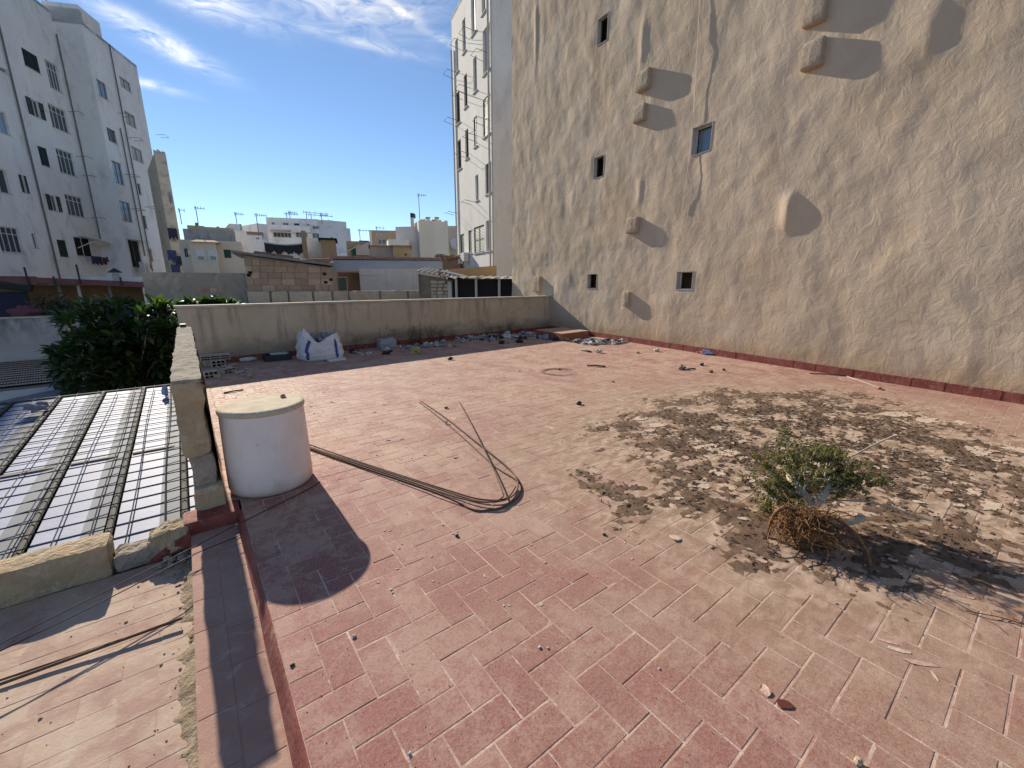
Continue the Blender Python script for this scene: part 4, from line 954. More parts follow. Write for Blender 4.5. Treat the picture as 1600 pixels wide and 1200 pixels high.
while z < d:
    u = a - (bl / 2 if row % 2 else 0)
    while u < b:
        l = bl * (1 if rs.random() > .25 else .55); u0_, u1_ = max(u + .01, a), min(u + l - .01, b); z1_ = min(z + bh - .014, top(u1_ if u1_ > u0_ else b) - .03)
        if u1_ - u0_ > .1 and z1_ - z > .08: MB().pbox(pb_, u0_, u1_, z, z1_, rs.uniform(.0, .02), -.06).build('brick', BR[rs.randrange(4)], t)
        u += l
    z += bh; row += 1
for (x, y) in ((389, 430), (391, 426), (507, 428), (509, 441), (517, 437)):
    uu, zz = pb_.uz(x, y); MB().pbox(pb_, uu - .07, uu + .07, zz - .06, zz + .06, .026, -.04).build('brick_void', DARK, t)
m = MB()
for (o0, o1) in ((.3, -4.),): m.add([pb_.pt(a - .4, top(a) + .06, o0), pb_.pt(b + .1, top(b) + .06, o0), pb_.pt(b + .1, top(b) + .16, o0), pb_.pt(a - .4, top(a) + .16, o0), pb_.pt(a - .4, top(a) + .06, o1), pb_.pt(b + .1, top(b) + .06, o1), pb_.pt(b + .1, top(b) + .16, o1), pb_.pt(a - .4, top(a) + .16, o1)], [(0, 1, 2, 3), (1, 5, 6, 2), (4, 0, 3, 7), (3, 2, 6, 7), (0, 4, 5, 1)])
m.build('roof_edge', M('cement_roof', (.30, .28, .26), (.22, .20, .18), 3), t)
m = MB()
for i in range(11):
    x0_ = 470 + i * 4.6; p0 = pb_.pt(*pb_.uz(x0_, 408 - i * .2), -.2); p1 = pb_.pt(*pb_.uz(x0_ + 4, 402), -3.2); m.tube([p0, p1], .10, 7)
tag(m.build('roof_tiles', ROOFT, t), kind='stuff')
m = MB()
for i in range(22):
    q = i / 22; p0 = pb_.pt(*pb_.uz(395 + q * 65, 399 + q * 8), -.6); m.tube([p0, (p0[0] + .3 * pb_.n[0] * -6, p0[1] + .3 * pb_.n[1] * -6, p0[2] + .25)], .09, 6)
tag(m.build('dark_roof_tiles', M('darkened_tile', (.07, .06, .052), (.045, .04, .035), 5, spec=0.), t), kind='stuff')  # tile colour darkened to hold down the glancing sun
# wall of big sandstone blocks below
t = thing('stone_block_wall', facing(520, 470, 20.5).pt(0, -3), 'wall of large sandstone blocks below the sheds', 'wall')
ps = facing(520, 470, 20.5, 1)
a, b, c, d = ps.rectm(386, 454, 706, 490); MB().pbox(ps, a, b, -3, d - .02, -.04, -.5).build('joint_bed', M('stone_joint', (.26, .215, .165), (.2, .165, .13), 5), t)
row = 0; z = d
BLK = [M('sand_block_%d' % i, c_, tuple(v * .86 for v in c_), 3, .95, .6, 25) for i, c_ in enumerate(((.58, .49, .36), (.50, .41, .30), (.62, .51, .37)))]
while z > -.6:
    u = a + .02 - (.5 if row % 2 else 0); h = .58
    while u < b:
        l = rs.uniform(.6, 1.4)
        if u > a - .5: prough(ps, max(u, a) + .03, min(u + l - .03, b), z - h + .05, z - .01, rs.uniform(.0, .04), -.06, .12, .035, u + z).build('stone_block', BLK[rs.randrange(3)], t)
        u += l
    z -= h; row += 1
# old plastered wall at the left of it
pw = facing(335, 450, 22, 4)
t = thing('old_plaster_wall', pw.pt(0, -3), 'old patchy plastered wall with exposed brick strip below the beige house', 'wall')
m = MB(); a, b, c, d = pw.rectm(226, 426, 387, 480)
wallm = M('patchy_old_plaster', (.50, .43, .34), (.38, .325, .26), 1.2, .95, .5, 15, c3=(.27, .24, .20), lo=.44, hi=.56)
MB().pbox(pw, a, b, -3, d, 0, -.4).build('wall_body', wallm, t)
for i in range(4): MB().pbox(pw, *(lambda r_: (r_[0], r_[1], r_[2], r_[3]))(pw.rectm(304 + i * 12, 449 + .5 * i, 315 + i * 12, 456 + .5 * i)), .03, -.02).build('brick', BR[i % 4], t)
# stone shed and dark lean-to on the right
pr = facing(685, 455, 19.5, 6)
t = thing('stone_shed', pr.pt(0, -3), 'small rubble stone shed with a sloping corrugated roof', 'shed')
a, b, c, d = pr.rectm(655, 428, 708, 475); zr = pr.uz(706, 438)[1]
top2 = lambda u: d + (zr - d) * max(0, (u - a)) / (b - a)
MB().add([pr.pt(a, -3), pr.pt(b, -3), pr.pt(b, top2(b)), pr.pt(a, top2(a)), pr.pt(a, -3, -3), pr.pt(b, -3, -3), pr.pt(b, top2(b), -3), pr.pt(a, top2(a), -3)], [(0, 1, 2, 3), (1, 5, 6, 2), (4, 0, 3, 7), (3, 2, 6, 7)]).build('mortar_wall', M('shed_stone_bed', (.26, .21, .16), (.20, .16, .12), 5), t)
z = c - .2; row = 0
while z < d:
    u = a + .5
    while u < b - .1:
        l = rs.uniform(.2, .38)
        if z + .14 < top2(u + l) - .05: prough(pr, u + .01, min(u + l - .015, b - .08), z, z + .135, rs.uniform(.01, .05), -.05, .07, .025, u * 3 + z).build('stone', BLK[rs.randrange(3)], t)
        u += l
    z += .155; row += 1
m = MB(); nn = 60
for i in range(nn + 1):
    q = i / nn; u = a - .1 + (b - a + .5) * q; zz = top2(u) + .1 + .035 * math.sin(q * 60)
    m.v += [pr.pt(u, zz, .25), pr.pt(u, zz + .25, -3.0)]
m.f = [(2 * i, 2 * i + 2, 2 * i + 3, 2 * i + 1) for i in range(nn)]
m.build('corrugated_roof', M('fibre_cement', (.36, .34, .31), (.27, .25, .23), 3), t, True)
part_box(t, pr, 700, 440, 706, 466, .1, -.1, 'white_post', WHITE2); part_box(t, pr, 654.5, 428, 657, 460, .06, -.06, 'drain', PIPE)
m = part_box(t, pr, 683, 424, 690, 430, -.4, -.8, 'rusty_lump', ROOFT)
pk = facing(755, 455, 18.5, 4)
t = thing('dark_lean_to', pk.pt(0, -3), 'dark open lean-to with grey posts and a ragged tin roof', 'shed')
a, b, c, d = pk.rectm(712, 432, 800, 475)
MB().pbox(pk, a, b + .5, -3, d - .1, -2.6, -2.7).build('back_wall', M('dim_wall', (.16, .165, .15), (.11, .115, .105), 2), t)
MB().pbox(pk, a, a + .1, -3, d - .1, 0, -2.6).build('side_wall', DARKSH, t)
for x in (713, 744, 780): uu = pk.uz(x, 450)[0]; MB().pbox(pk, uu - .05, uu + .05, -3, d - .08, .05, -.05).build('post', CANO, t)
MB().pbox(pk, a + .05, b + .5, d - .9, d - .1, -.15, -.2).build('dark_opening', flat('opening_dark', (.012, .012, .014), .9), t)  # black sheet stands in for the shade inside the open front
for yy in (446, 457): part_box(t, pk, 714, yy, 800, yy + 1.2, -.8, -.85, 'shelf_rail', CANO)
part_box(t, pk, 726, 455, 738, 466, -1.2, -1.8, 'crate', DARKSH)
m = MB(); nn = 50
for i in range(nn + 1):
    q = i / nn; u = a - .3 + (b - a + 1.0) * q; zz = d - .06 + .03 * math.sin(q * 55)
    m.v += [pk.pt(u, zz + rs.uniform(-.02, .02), .25), pk.pt(u, zz + .12, -2.7)]
m.f = [(2 * i, 2 * i + 2, 2 * i + 3, 2 * i + 1) for i in range(nn)]
m.build('tin_roof', M('pale_tin', (.40, .39, .37), (.16, .15, .14), 6, lo=.45, hi=.55), t)
pj = facing(740, 422, 22, -14)
t = thing('tan_gable_wall', pj.pt(0, -3), 'low tan brick wall at the foot of the white tower', 'wall')
a, b, c, d = pj.rectm(699, 416, 776, 434); d2 = pj.uz(772, 415)[1]; d1 = pj.uz(699, 421)[1]
MB().add([pj.pt(a, -3), pj.pt(b, -3), pj.pt(b, d2), pj.pt(a, d1), pj.pt(a, -3, -.3), pj.pt(b, -3, -.3), pj.pt(b, d2, -.3), pj.pt(a, d1, -.3)], [(0, 1, 2, 3), (1, 5, 6, 2), (4, 0, 3, 7), (3, 2, 6, 7)]).build('wall_body', M('tan_gable', (.42, .30, .17), (.36, .26, .15), 1.5), t)
m = MB().tube([pj.pt(*pj.uz(690, 424), .3), pj.pt(*pj.uz(716, 434), 2.0)], .07, 5); m.build('timber', WHITE_REVEAL, t)
# filler roofs so no gap shows between the sheds
for (x0, y0, x1, y1, hd, mat, nm, lab) in ((226, 437, 420, 480, 36, GREYW, 'grey_yard_wall', 'grey yard wall seen between the old plastered wall and the houses'), (440, 405, 720, 470, 34, BROWN, 'brown_yard_wall', 'brown yard wall seen behind the metal canopy')):
    house(nm, lab, x0, y0, x1, y1, hd, mat, 1.0, 0, cat='wall')

# ------------------------------------------------------------------ left middle ground: covered terrace, stained wall, tiled roof, tree
pt_ = facing(115, 470, 34, 8)
t = thing('covered_terrace', pt_.pt(0, -6), 'dark covered roof terrace with a red fascia beam and ochre back wall', 'building')
a, b, c, d = pt_.rectm(-40, 446, 232, 500)
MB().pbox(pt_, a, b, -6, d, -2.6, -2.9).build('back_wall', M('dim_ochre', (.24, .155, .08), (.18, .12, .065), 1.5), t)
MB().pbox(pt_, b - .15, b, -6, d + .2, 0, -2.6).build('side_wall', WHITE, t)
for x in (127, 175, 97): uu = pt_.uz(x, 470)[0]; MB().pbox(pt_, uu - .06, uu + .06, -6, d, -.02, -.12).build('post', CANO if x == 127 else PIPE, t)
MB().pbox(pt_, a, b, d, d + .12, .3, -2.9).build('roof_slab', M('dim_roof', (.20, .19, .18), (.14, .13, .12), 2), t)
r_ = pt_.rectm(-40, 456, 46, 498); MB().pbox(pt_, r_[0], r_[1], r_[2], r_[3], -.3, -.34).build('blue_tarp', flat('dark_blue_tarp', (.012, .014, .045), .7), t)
r0, r1 = pt_.rectm(-30, 431, 60, 441), pt_.rectm(60, 432, 232, 444)
(u0_, z0_), (u1_, z1_), (u2_, z2_) = pt_.uz(-40, 431), pt_.uz(60, 432), pt_.uz(232, 441)
m = MB()
for (ua_, za_, ub_, zb_, h) in ((u0_, z0_, u1_, z1_, .42), (u1_ + .003, z1_ - .05, u2_, z2_, .30)):
    m.add([pt_.pt(ua_, za_ - h, .5), pt_.pt(ub_, zb_ - h, .5), pt_.pt(ub_, zb_, .5), pt_.pt(ua_, za_, .5), pt_.pt(ua_, za_ - h, .4), pt_.pt(ub_, zb_ - h, .4), pt_.pt(ub_, zb_, .4), pt_.pt(ua_, za_, .4)], [(0, 1, 2, 3), (5, 4, 7, 6), (3, 2, 6, 7), (0, 4, 5, 1), (1, 5, 6, 2), (4, 0, 3, 7)])
m.build('red_fascia', M('faded_red_metal', (.20, .085, .085), (.155, .075, .075), 2), t)
m = MB().tube([pt_.pt(*pt_.uz(-30, 439), .3), pt_.pt(*pt_.uz(52, 448), .25)], .28, 7); m.build('rolled_awning', DARKSH, t)
for (x, y0, y1) in ((50, 418, 446), (91, 432, 448), (129, 414, 444), (192, 433, 446)):
    uu, zz = pt_.uz(x, y1); _, z2 = pt_.uz(x, y0); MB().tube([pt_.pt(uu, zz, .6), pt_.pt(uu, z2, .6)], .045, 5).build('mast', DARKSH, t)
uu, zz = pt_.uz(181, 440); z2 = pt_.uz(181, 420)[1]
fl_ = thing('flue', pt_.pt(uu, zz, -.6), 'small grey flue pipe with a conical cap above the red fascia', 'chimney flue')
MB().lathe([(0, 0), (.16, 0), (.16, z2 - zz - .25), (0, z2 - zz - .25)], pt_.pt(uu, zz, -.6), 12).build('pipe', CANO, fl_)
MB().lathe([(.36, z2 - zz - .2), (.04, z2 - zz + .05), (0, z2 - zz + .06)], pt_.pt(uu, zz, -.6), 12).build('cap', DARKSH, fl_)
r_ = pt_.rectm(90, 432, 175, 439); MB().pbox(pt_, r_[0], r_[1] + 3.5, r_[2], r_[3], -1.5, -2.5).build('back_parapet', WHITE, t)
# stained white garden wall
pg = facing(55, 530, 27, 6)
t = thing('stained_white_wall', pg.pt(0, -6), 'white garden wall with black mould stains along its top', 'wall')
def mouldm():
    q = NT('mouldy_whitewash'); sp = q.n('ShaderNodeSeparateXYZ'); q.l(q.pos, sp.inputs[0])
    zt = pg.uz(50, 496)[1]
    mo = q.math('MULTIPLY', q.ramp(q.noise(2.2, 6, .7, .4, q.mp((1, 1, .35))), .40, .60), q.ramp(sp.outputs[2], zt - 1.35, zt - .12))
    col = q.mix(q.ramp(q.noise(1.2, 5), .4, .6), (.47, .455, .44), (.41, .395, .38)); col = q.mix(q.math('MULTIPLY', mo, .85), col, (.13, .12, .11))
    low = q.ramp(q.math('ADD', sp.outputs[2], q.math('MULTIPLY', q.noise(1.5, 4), .35)), zt - 1.76, zt - 1.72); col = q.mix(low, (.29, .275, .26), col)
    return q.fin(col, .95, q.bump(q.noise(25, 5), .3, .02), .2)
a, b, c, d = pg.rectm(-60, 496, 205, 600); MB().pbox(pg, a, b, -6, d, 0, -.25).build('wall_body', mouldm(), t)
MB().pbox(pg, a, b, d, d + .06, .06, -.3).build('coping', COPING, t)
tag(MB().rock((0, 0, .1), .45, 4, (1.3, .5, .55), .4, 6, 9).build('flower_bush', M('dusky_pink_flowers', (.22, .06, .09), (.08, .05, .05), 9), None), 'small dusky pink flowering plant behind the white wall', 'plant').location = pg.pt(*pg.uz(37, 493), -.8)
for kk, (x, s_) in enumerate(((62, .5), (75, .6), (90, .4), (105, .5))):
    m = MB(); q = random.Random(kk); c_ = pg.pt(*pg.uz(x, 488), -1.0)
    for i in range(160):
        v = Vector((q.gauss(0, .35), q.gauss(0, .3), q.gauss(.1, .38))) * s_ * 1.4; w = Vector((q.gauss(0, 1), q.gauss(0, 1), q.gauss(0, 1))).normalized() * .13; e = w.orthogonal().normalized() * .05
        p = Vector(c_) + v; m.add([p - e, p + w * .5 - e * .0 + e, p + w, p + w * .5 - e * 1.2], [(0, 1, 2, 3)])
    tp = thing('potted_plant', c_, ['leafy dark plant next to the blue tarp', 'larger dark leafy plant before the ochre wall', 'small dark plant before the ochre wall', 'dark plant at the edge of the big tree'][kk], 'plant')
    m.build('foliage', flat('dim_leaf', (.03, .045, .02), .7), tp); MB().tube([(c_[0], c_[1], c_[2] - 1.2), (c_[0], c_[1], c_[2])], .03, 5).build('stem', BROWN, tp)
# clay tiled roof below it with gutter
t = thing('tiled_roof', tuple(DI(50, 590, 23)), 'pitched clay tile roof with a pale gutter below the stained wall', 'roof')
pr0, pr1 = facing(60, 602, 20.5, 7), facing(60, 562, 26.5, 7)
m = MB(); zl = pr0.uz(40, 603)[1]; zh = pr1.uz(40, 563)[1]
ul, ur = pr0.uz(-40, 603)[0], pr0.uz(124, 600)[0]; n = 34
A_, B_ = np.array(pr0.pt(0, zl)), np.array(pr1.pt(0, zh)); up = B_ - A_
for i in range(n):
    u = ul + (ur - ul) * (i + .5) / n; base = np.array(pr0.pt(u, zl)); 
    rows = 12
    for k in range(rows):
        p0 = base + up * (k / rows); p1 = base + up * ((k + 1.12) / rows); ww_ = (ur - ul) / n * .52
        vs = []
        for (p, lift, wf) in ((p0, .035, 1.), (p1, 0., .85)):
            for w in range(5):
                an = math.pi * w / 4; vs.append(p + pr0.d * (math.cos(an) * ww_ * wf) + np.array([0, 0, math.sin(an) * ww_ * .7 * wf + lift]))
        m.add(vs, [(w, w + 1, w + 6, w + 5) for w in range(4)])
tag(m.build('roof_tiles', M('lightened_roof_tile', (.60, .42, .30), (.50, .34, .24), 2.5, c3=(.66, .52, .40)), t), kind='stuff')  # paler copy of the clay tile, colour raised to lift this shaded roof
MB().add([A_ + pr0.d * ul - np.array([0, 0, .02]), A_ + pr0.d * ur - np.array([0, 0, .02]), B_ + pr0.d * ur - np.array([0, 0, .02]), B_ + pr0.d * ul - np.array([0, 0, .02])], [(0, 1, 2, 3)]).build('roof_bed', M('tile_bed', (.20, .13, .09), (.15, .10, .07), 4), t)
MB().pbox(pr0, ul, ur - .6, zl - .38, zl - .08, .15, .03).build('gutter', M('pale_gutter', (.60, .60, .60), (.50, .50, .50), 2), t)
MB().pbox(pr0, ul, ur, zl - 3, zl - .1, .0, -.2).build('eaves_wall', M('shade_wall', (.26, .255, .26), (.2, .2, .2), 2), t)
r_ = pr0.rectm(60, 604, 130, 625); MB().add([pr0.pt(r_[0], r_[2] - .6, 2.4), pr0.pt(r_[1] + .6, r_[2] - .3, 2.0), pr0.pt(r_[1] + .4, r_[3] + .1, .2), pr0.pt(r_[0] - 2.5, r_[3] - .45, .2)], [(0, 1, 2, 3)]).build('grey_apron', M('grey_roofing', (.24, .24, .26), (.2, .2, .22), 2), t)
# big dark-leaved tree
LEAFM = NT('glossy_dark_leaf')
lr = LEAFM.n('ShaderNodeNewGeometry').outputs['Random Per Island']
lc = LEAFM.mix(LEAFM.ramp(lr, 0, 1), (.022, .042, .016), (.06, .09, .03)); lc = LEAFM.mix(LEAFM.ramp(lr, .93, .97), lc, (.13, .11, .035))
LEAF = LEAFM.fin(lc, .42, None, .5)
tl = LEAFM.n('ShaderNodeBsdfTranslucent'); LEAFM.l(LEAFM.mix(1., lc, (1.6, 2.2, .7), 'MULTIPLY'), tl.inputs[0]); mxs = LEAFM.n('ShaderNodeMixShader'); mxs.inputs[0].default_value = .4
LEAFM.l(LEAFM.b.outputs[0], mxs.inputs[1]); LEAFM.l(tl.outputs[0], mxs.inputs[2]); LEAFM.l(mxs.outputs[0], LEAFM.out.inputs[0])
tc_ = DI(203, 548, 18.6); tq = random.Random(11)
tree = thing('broadleaf_tree', (tc_[0], tc_[1], -6), 'dense dark tree with large glossy leaves beyond the sheet roof', 'tree')
trunk = MB(); base = Vector((tc_[0], tc_[1], -6)); hub = Vector((tc_[0], tc_[1], tc_[2] - 1.6))
trunk.tube([base, base.lerp(hub, .6) + Vector((.15, .1, 0)), hub], [.22, .17, .13], 8)
leaves = MB(); axr = np.array([ray(800 - 658, 444)[0], 0, 0])
view = Vector((tc_[0], tc_[1], 0)).normalized(); side = Vector((view.y, -view.x, 0))
def big_leaf(p, d, L, W):
    d = d.normalized(); s_ = d.cross(Vector((tq.gauss(0, .3), tq.gauss(0, .3), 1))).normalized(); n_ = s_.cross(d)
    pts = []
    for (q, w, z) in ((0, .12, 0), (.3, .85, .04), (.65, .95, .0), (1., .05, -.12)):
        c_ = p + d * (L * q) + n_ * (z * L); pts += [c_ - s_ * (W * w) + n_ * (.18 * W * w), c_, c_ + s_ * (W * w) + n_ * (.18 * W * w)]
    leaves.add(pts, [(k * 3 + j, k * 3 + j + 1, k * 3 + j + 4, k * 3 + j + 3) for k in range(3) for j in range(2)])
SX, SY, SZ = 2.05, 1.8, 2.0
nb = 0
for i in range(560):
    while True:
        v = Vector((tq.uniform(-1, 1), tq.uniform(-1, 1), tq.uniform(-1, 1)))
        if .35 < v.length < 1: break
    v = v * (.72 + .28 * tq.random()) if v.length < .8 else v
    rr_v = 1 + .22 * N3(v, 1.7, 3)
    tip = Vector((tc_[0], tc_[1], tc_[2] - .15)) + side * (v.x * SX * rr_v) + view * (v.y * SY * rr_v) + Vector((0, 0, v.z * SZ * rr_v))
    if (v.x < -.6 and v.z > .3 and tq.random() < .8) or (v.x < -.85 and tq.random() < .5): continue
    if i % 4 == 0: trunk.tube([hub, hub.lerp(tip, .5) + Vector((0, 0, .25)), tip], [.05, .025, .012], 5)
    out = (tip - Vector((tc_[0], tc_[1], tc_[2] - .6))).normalized()
    for k in range(tq.randint(9, 14)):
        w = Vector((tq.gauss(0, 1), tq.gauss(0, 1), tq.gauss(0, .7))).normalized(); dr = (out * .75 + w * .8 + Vector((0, 0, -.1)))
        big_leaf(tip + w * .06 - out * tq.uniform(0, .25), dr, tq.uniform(.28, .42), tq.uniform(.06, .09))
# limb that rises behind the parapet end
for i in range(46):
    px_ = tq.uniform(245, 375); py_ = 476 - 10 * tq.random() + max(0, (px_ - 340)) * .18 + max(0, 300 - px_) * tq.uniform(0, .45); p = Vector(DI(px_, py_ + 3, 18.0))
    for k in range(10):
        w = Vector((tq.gauss(0, 1), tq.gauss(0, 1), tq.gauss(.25, .6))).normalized(); big_leaf(p + w * .05 - Vector((0, 0, tq.uniform(0, .2))), w + Vector((0, 0, .2)), tq.uniform(.24, .36), tq.uniform(.05, .075))
    if i % 4 == 0: trunk.tube([hub + Vector((0, 0, .2)), hub.lerp(p, .6) + Vector((0, 0, -.2)), p], [.06, .03, .012], 5)
trunk.build('trunk', BROWN, tree, True); leaves.build('crown', LEAF, tree)

# ------------------------------------------------------------------ things on the terrace
# round white tank
def tankm():
    t = NT('chalky_white_plastic'); sp = t.n('ShaderNodeSeparateXYZ'); t.l(t.pos, sp.inputs[0])
    col = t.mix(t.ramp(t.noise(3, 5), .4, .62), (.80, .70, .635), (.72, .62, .56))
    col = t.mix(t.math('MULTIPLY', t.ramp(t.noise(12, 6, .7, .6, t.mp((1, 1, .25))), .56, .72), .35), col, (.42, .34, .28))
    col = t.mix(t.math('MULTIPLY', t.ramp(t.math('ADD', sp.outputs[2], t.math('MULTIPLY', t.noise(8, 5), -.14)), .05, -.06), .7), col, (.40, .24, .19))
    col = t.mix(t.math('MULTIPLY', t.ramp(t.noise(38, 3), .70, .75), .6), col, (.22, .17, .14))
    return t.fin(col, .55, t.bump(t.noise(14, 5), .15, .01), .4)
def lidm():
    t = NT('grit_covered_lid')
    col = t.mix(t.ramp(t.noise(11, 7, .7, .5), .40, .60), (.60, .52, .385), (.48, .40, .28)); col = t.mix(t.ramp(t.noise(60, 4), .55, .7, 0, .6), col, (.66, .60, .48))
    return t.fin(col, .9, t.bump(t.noise(45, 5), .5, .01), .2)
TC = (0.375, 3.86, 0.0)
tank = thing('water_tank', TC, 'round white plastic tank with a grit covered lid beside the broken wall', 'tank')
MB().lathe([(0, .002), (.285, .002), (.303, .012), (.312, .04), (.310, .30), (.303, .60), (.300, .660)], TC, 72).build('tank_body', tankm(), tank, True)
m = MB().lathe([(.300, .655), (.311, .660), (.314, .675), (.308, .692), (.290, .700), (.27, .6995), (.15, .701), (0, .702)], TC, 72)
m.v = [(x, y, z + .0022 * noise.noise(Vector((x * 14, y * 14, z)))) for x, y, z in m.v]
m.build('lid', lidm(), tank, True)
PALE = M('pale_plaster_chip', (.56, .47, .38), (.45, .37, .29), 20, .95, .4, 60)
sp_ = PY(443, 621, 3.93); tag(MB().rock((0, 0, .010), .021, 2, (1.1, 1, .85), .25).build('stone', M('tan_pebble', (.40, .29, .19), (.3, .22, .14), 30), None), 'small tan stone sitting on the tank lid', 'stone').location = (sp_[0], 3.93, .701)

# bent reinforcing rods
RUST = M('rusty_steel', (.155, .085, .055), (.105, .06, .045), 30, .8, .3, 120, c3=(.22, .13, .08))
def rod(pxs, zz, r, label):
    pts = [(*G(x, y, z)[:2], z) for (x, y), z in zip(pxs, zz)]
    o = MB().tube(smooth_path(pts, 9), r, 6).build('steel_rod', RUST, None, True, pts[0]); return tag(o, label, 'steel rod', 'bent reinforcing rods')
n12 = lambda n, a, b: [a + (b - a) * math.sin(math.pi * i / (n - 1)) for i in range(n)]
p = [(470, 694), (560, 723), (640, 749), (700, 769), (748, 783), (786, 782), (806, 769), (808, 750), (790, 727), (740, 687), (698, 654), (657, 626)]
rod(p, n12(12, .008, .030), .0065, 'rusty rod bent to a hairpin, its inner strand crossing the tiles')
p = [(474, 698), (560, 728), (640, 755), (700, 777), (736, 795), (762, 797), (792, 789), (812, 772), (810, 753), (772, 728), (735, 694), (697, 661), (655, 628)]
rod(p, n12(13, .007, .007), .0065, 'rusty rod bent to a hairpin, the outermost loop lying on the tiles')
p = [(472, 696), (560, 725), (640, 752), (700, 773), (740, 783), (768, 784), (784, 778), (785, 768), (772, 735), (755, 700), (737, 664), (717, 627)]
rod(p, n12(12, .020, .045), .0065, 'rusty rod with one straight arm crossing over the hairpin rods')
p = [(476, 692), (560, 721), (640, 747), (700, 766), (750, 780), (790, 779), (806, 760)]
rod(p, n12(7, .020, .022), .0065, 'shorter rusty rod ending inside the hairpin bend')
k_ = G(697, 662); tag(MB().rock((0, 0, .012), .018, 6, (1.6, .9, .8), .4).build('rag_knot', flat('white_rag', (.62, .58, .52), .9), None), 'small white rag knotted to the bent rods', 'rag').location = (k_[0], k_[1], .012)

# bars and wires on the left
def bar(p0, p1, r, label, nm='iron_bar'):
    return tag(MB().tube([p0, tuple((a + b) / 2 for a, b in zip(p0, p1)), p1], r, 6).build(nm, RUST, None, True, p0), label, 'iron bar', 'iron bars on the lower floor')
a_, b_ = G(284, 966, LOW_Z + .035), G(-30, 1080, LOW_Z + .012)
bar(tuple(a_), tuple(b_), .008, 'dark iron bar propped on the lower floor, the thicker of two')
a_, b_ = G(268, 973, LOW_Z + .03), G(-30, 1073, LOW_Z + .02)
bar(tuple(a_), tuple(b_), .006, 'thinner dark iron bar lying along the thicker bar')
def wire(pxs, zs_, r, label):
    pts = [tuple(G(x, y, z)) for (x, y), z in zip(pxs, zs_)]
    return tag(MB().tube(smooth_path(pts, 6), r, 5).build('loose_wire', WIREM, None, True, pts[-1]), label, 'wire', 'loose wires by the step')
wire([(-20, 1016), (150, 931), (300, 856), (378, 816), (480, 765), (500, 752)], [LOW_Z + .16, LOW_Z + .17, STEP_Z + .08, .006, .005, .004], .0032, 'thin dark wire running from the lower floor up past the tank')
wire([(-20, 1027), (150, 945), (300, 868), (352, 846), (374, 836), (379, 822), (370, 812)], [LOW_Z + .14, LOW_Z + .15, STEP_Z + .06, STEP_Z + .02, STEP_Z + .01, STEP_Z + .02, STEP_Z + .03], .0032, 'thin dark wire hooked at the edge of the step')

# bulk bag full of rubble
BX = (2.24, 10.05)
bag = thing('rubble_bag', (BX[0], BX[1], 0), 'slumped white woven rubble bag with blue straps against the parapet', 'bag')
def bagm():
    t = NT('woven_white_bag')
    col = t.mix(t.ramp(t.noise(5, 6, .6), .4, .62), (.74, .71, .69), (.64, .60, .57)); col = t.mix(t.math('MULTIPLY', t.ramp(t.noise(9, 6, .7, .4), .58, .72), .5), col, (.34, .29, .24))
    return t.fin(col, .7, t.bump(t.noise(9, 6, .65, .6), .7, .05), .35)
BAGM = bagm()
m = MB(); ns_, nh = 64, 22
prof = [(0, .86), (.06, .97), (.25, 1.02), (.5, 1.0), (.72, .93), (.86, .88), (.95, .80), (1., .74)]
def bag_pt(a, h):
    sq = 1 / max(abs(math.cos(a)), abs(math.sin(a))) ** .55
    pr_ = np.interp(h, [q[0] for q in prof], [q[1] for q in prof])
    x, y = math.cos(a) * sq * .46 * pr_, math.sin(a) * sq * .36 * pr_
    topz = .52 + .05 * math.cos(a - 2.7) + .08 * math.cos(2 * a + .3) + .05 * math.cos(5 * a)
    ear = .12 * math.exp(-((((a - 3.85 + math.pi) % (2 * math.pi)) - math.pi) / .42) ** 2) + .12 * math.exp(-((((a - 5.6 + math.pi) % (2 * math.pi)) - math.pi) / .35) ** 2)
    z = h * (topz + ear * h ** 3)
    f = .030 * noise.noise(Vector((math.cos(a) * 3, math.sin(a) * 3, h * 5.5))) + .020 * noise.noise(Vector((math.cos(a) * 7, math.sin(a) * 7, h * 12)))
    r = 1 + f / .4
    return (BX[0] + x * r, BX[1] + y * r, max(.003, z))
for i in range(ns_):
    for j in range(nh + 1): m.v.append(bag_pt(2 * math.pi * i / ns_, j / nh))
m.f = [(i * (nh + 1) + j, ((i + 1) % ns_) * (nh + 1) + j, ((i + 1) % ns_) * (nh + 1) + j + 1, i * (nh + 1) + j + 1) for i in range(ns_) for j in range(nh)]
m.build('bag_body', BAGM, bag, True)
BLUE = flat('blue_strap', (.05, .085, .30), .7)
for a in (4.05, 5.25):
    m = MB()
    for j in range(2, 20):
        h = j / nh
        for da in (-.05, .05):
            x, y, z = bag_pt(a + da + (.10 * max(0, h - .6) / .4), h); dx, dy = x - BX[0], y - BX[1]; q = 1 + .014 / math.hypot(dx, dy); m.v.append((BX[0] + dx * q, BX[1] + dy * q, z))
    m.f = [(2 * k, 2 * k + 1, 2 * k + 3, 2 * k + 2) for k in range(17)]; m.build('strap', BLUE, bag)
m = MB(); q = random.Random(4)
for k in range(26): m.rock((BX[0] + q.gauss(0, .12), BX[1] + q.gauss(0, .10), .40 + q.uniform(0, .12)), q.uniform(.05, .11), k, (1, 1, .7), .4)
m.build('rubble', M('mixed_rubble', (.30, .29, .28), (.12, .115, .11), 6, c3=(.45, .43, .42)), bag)

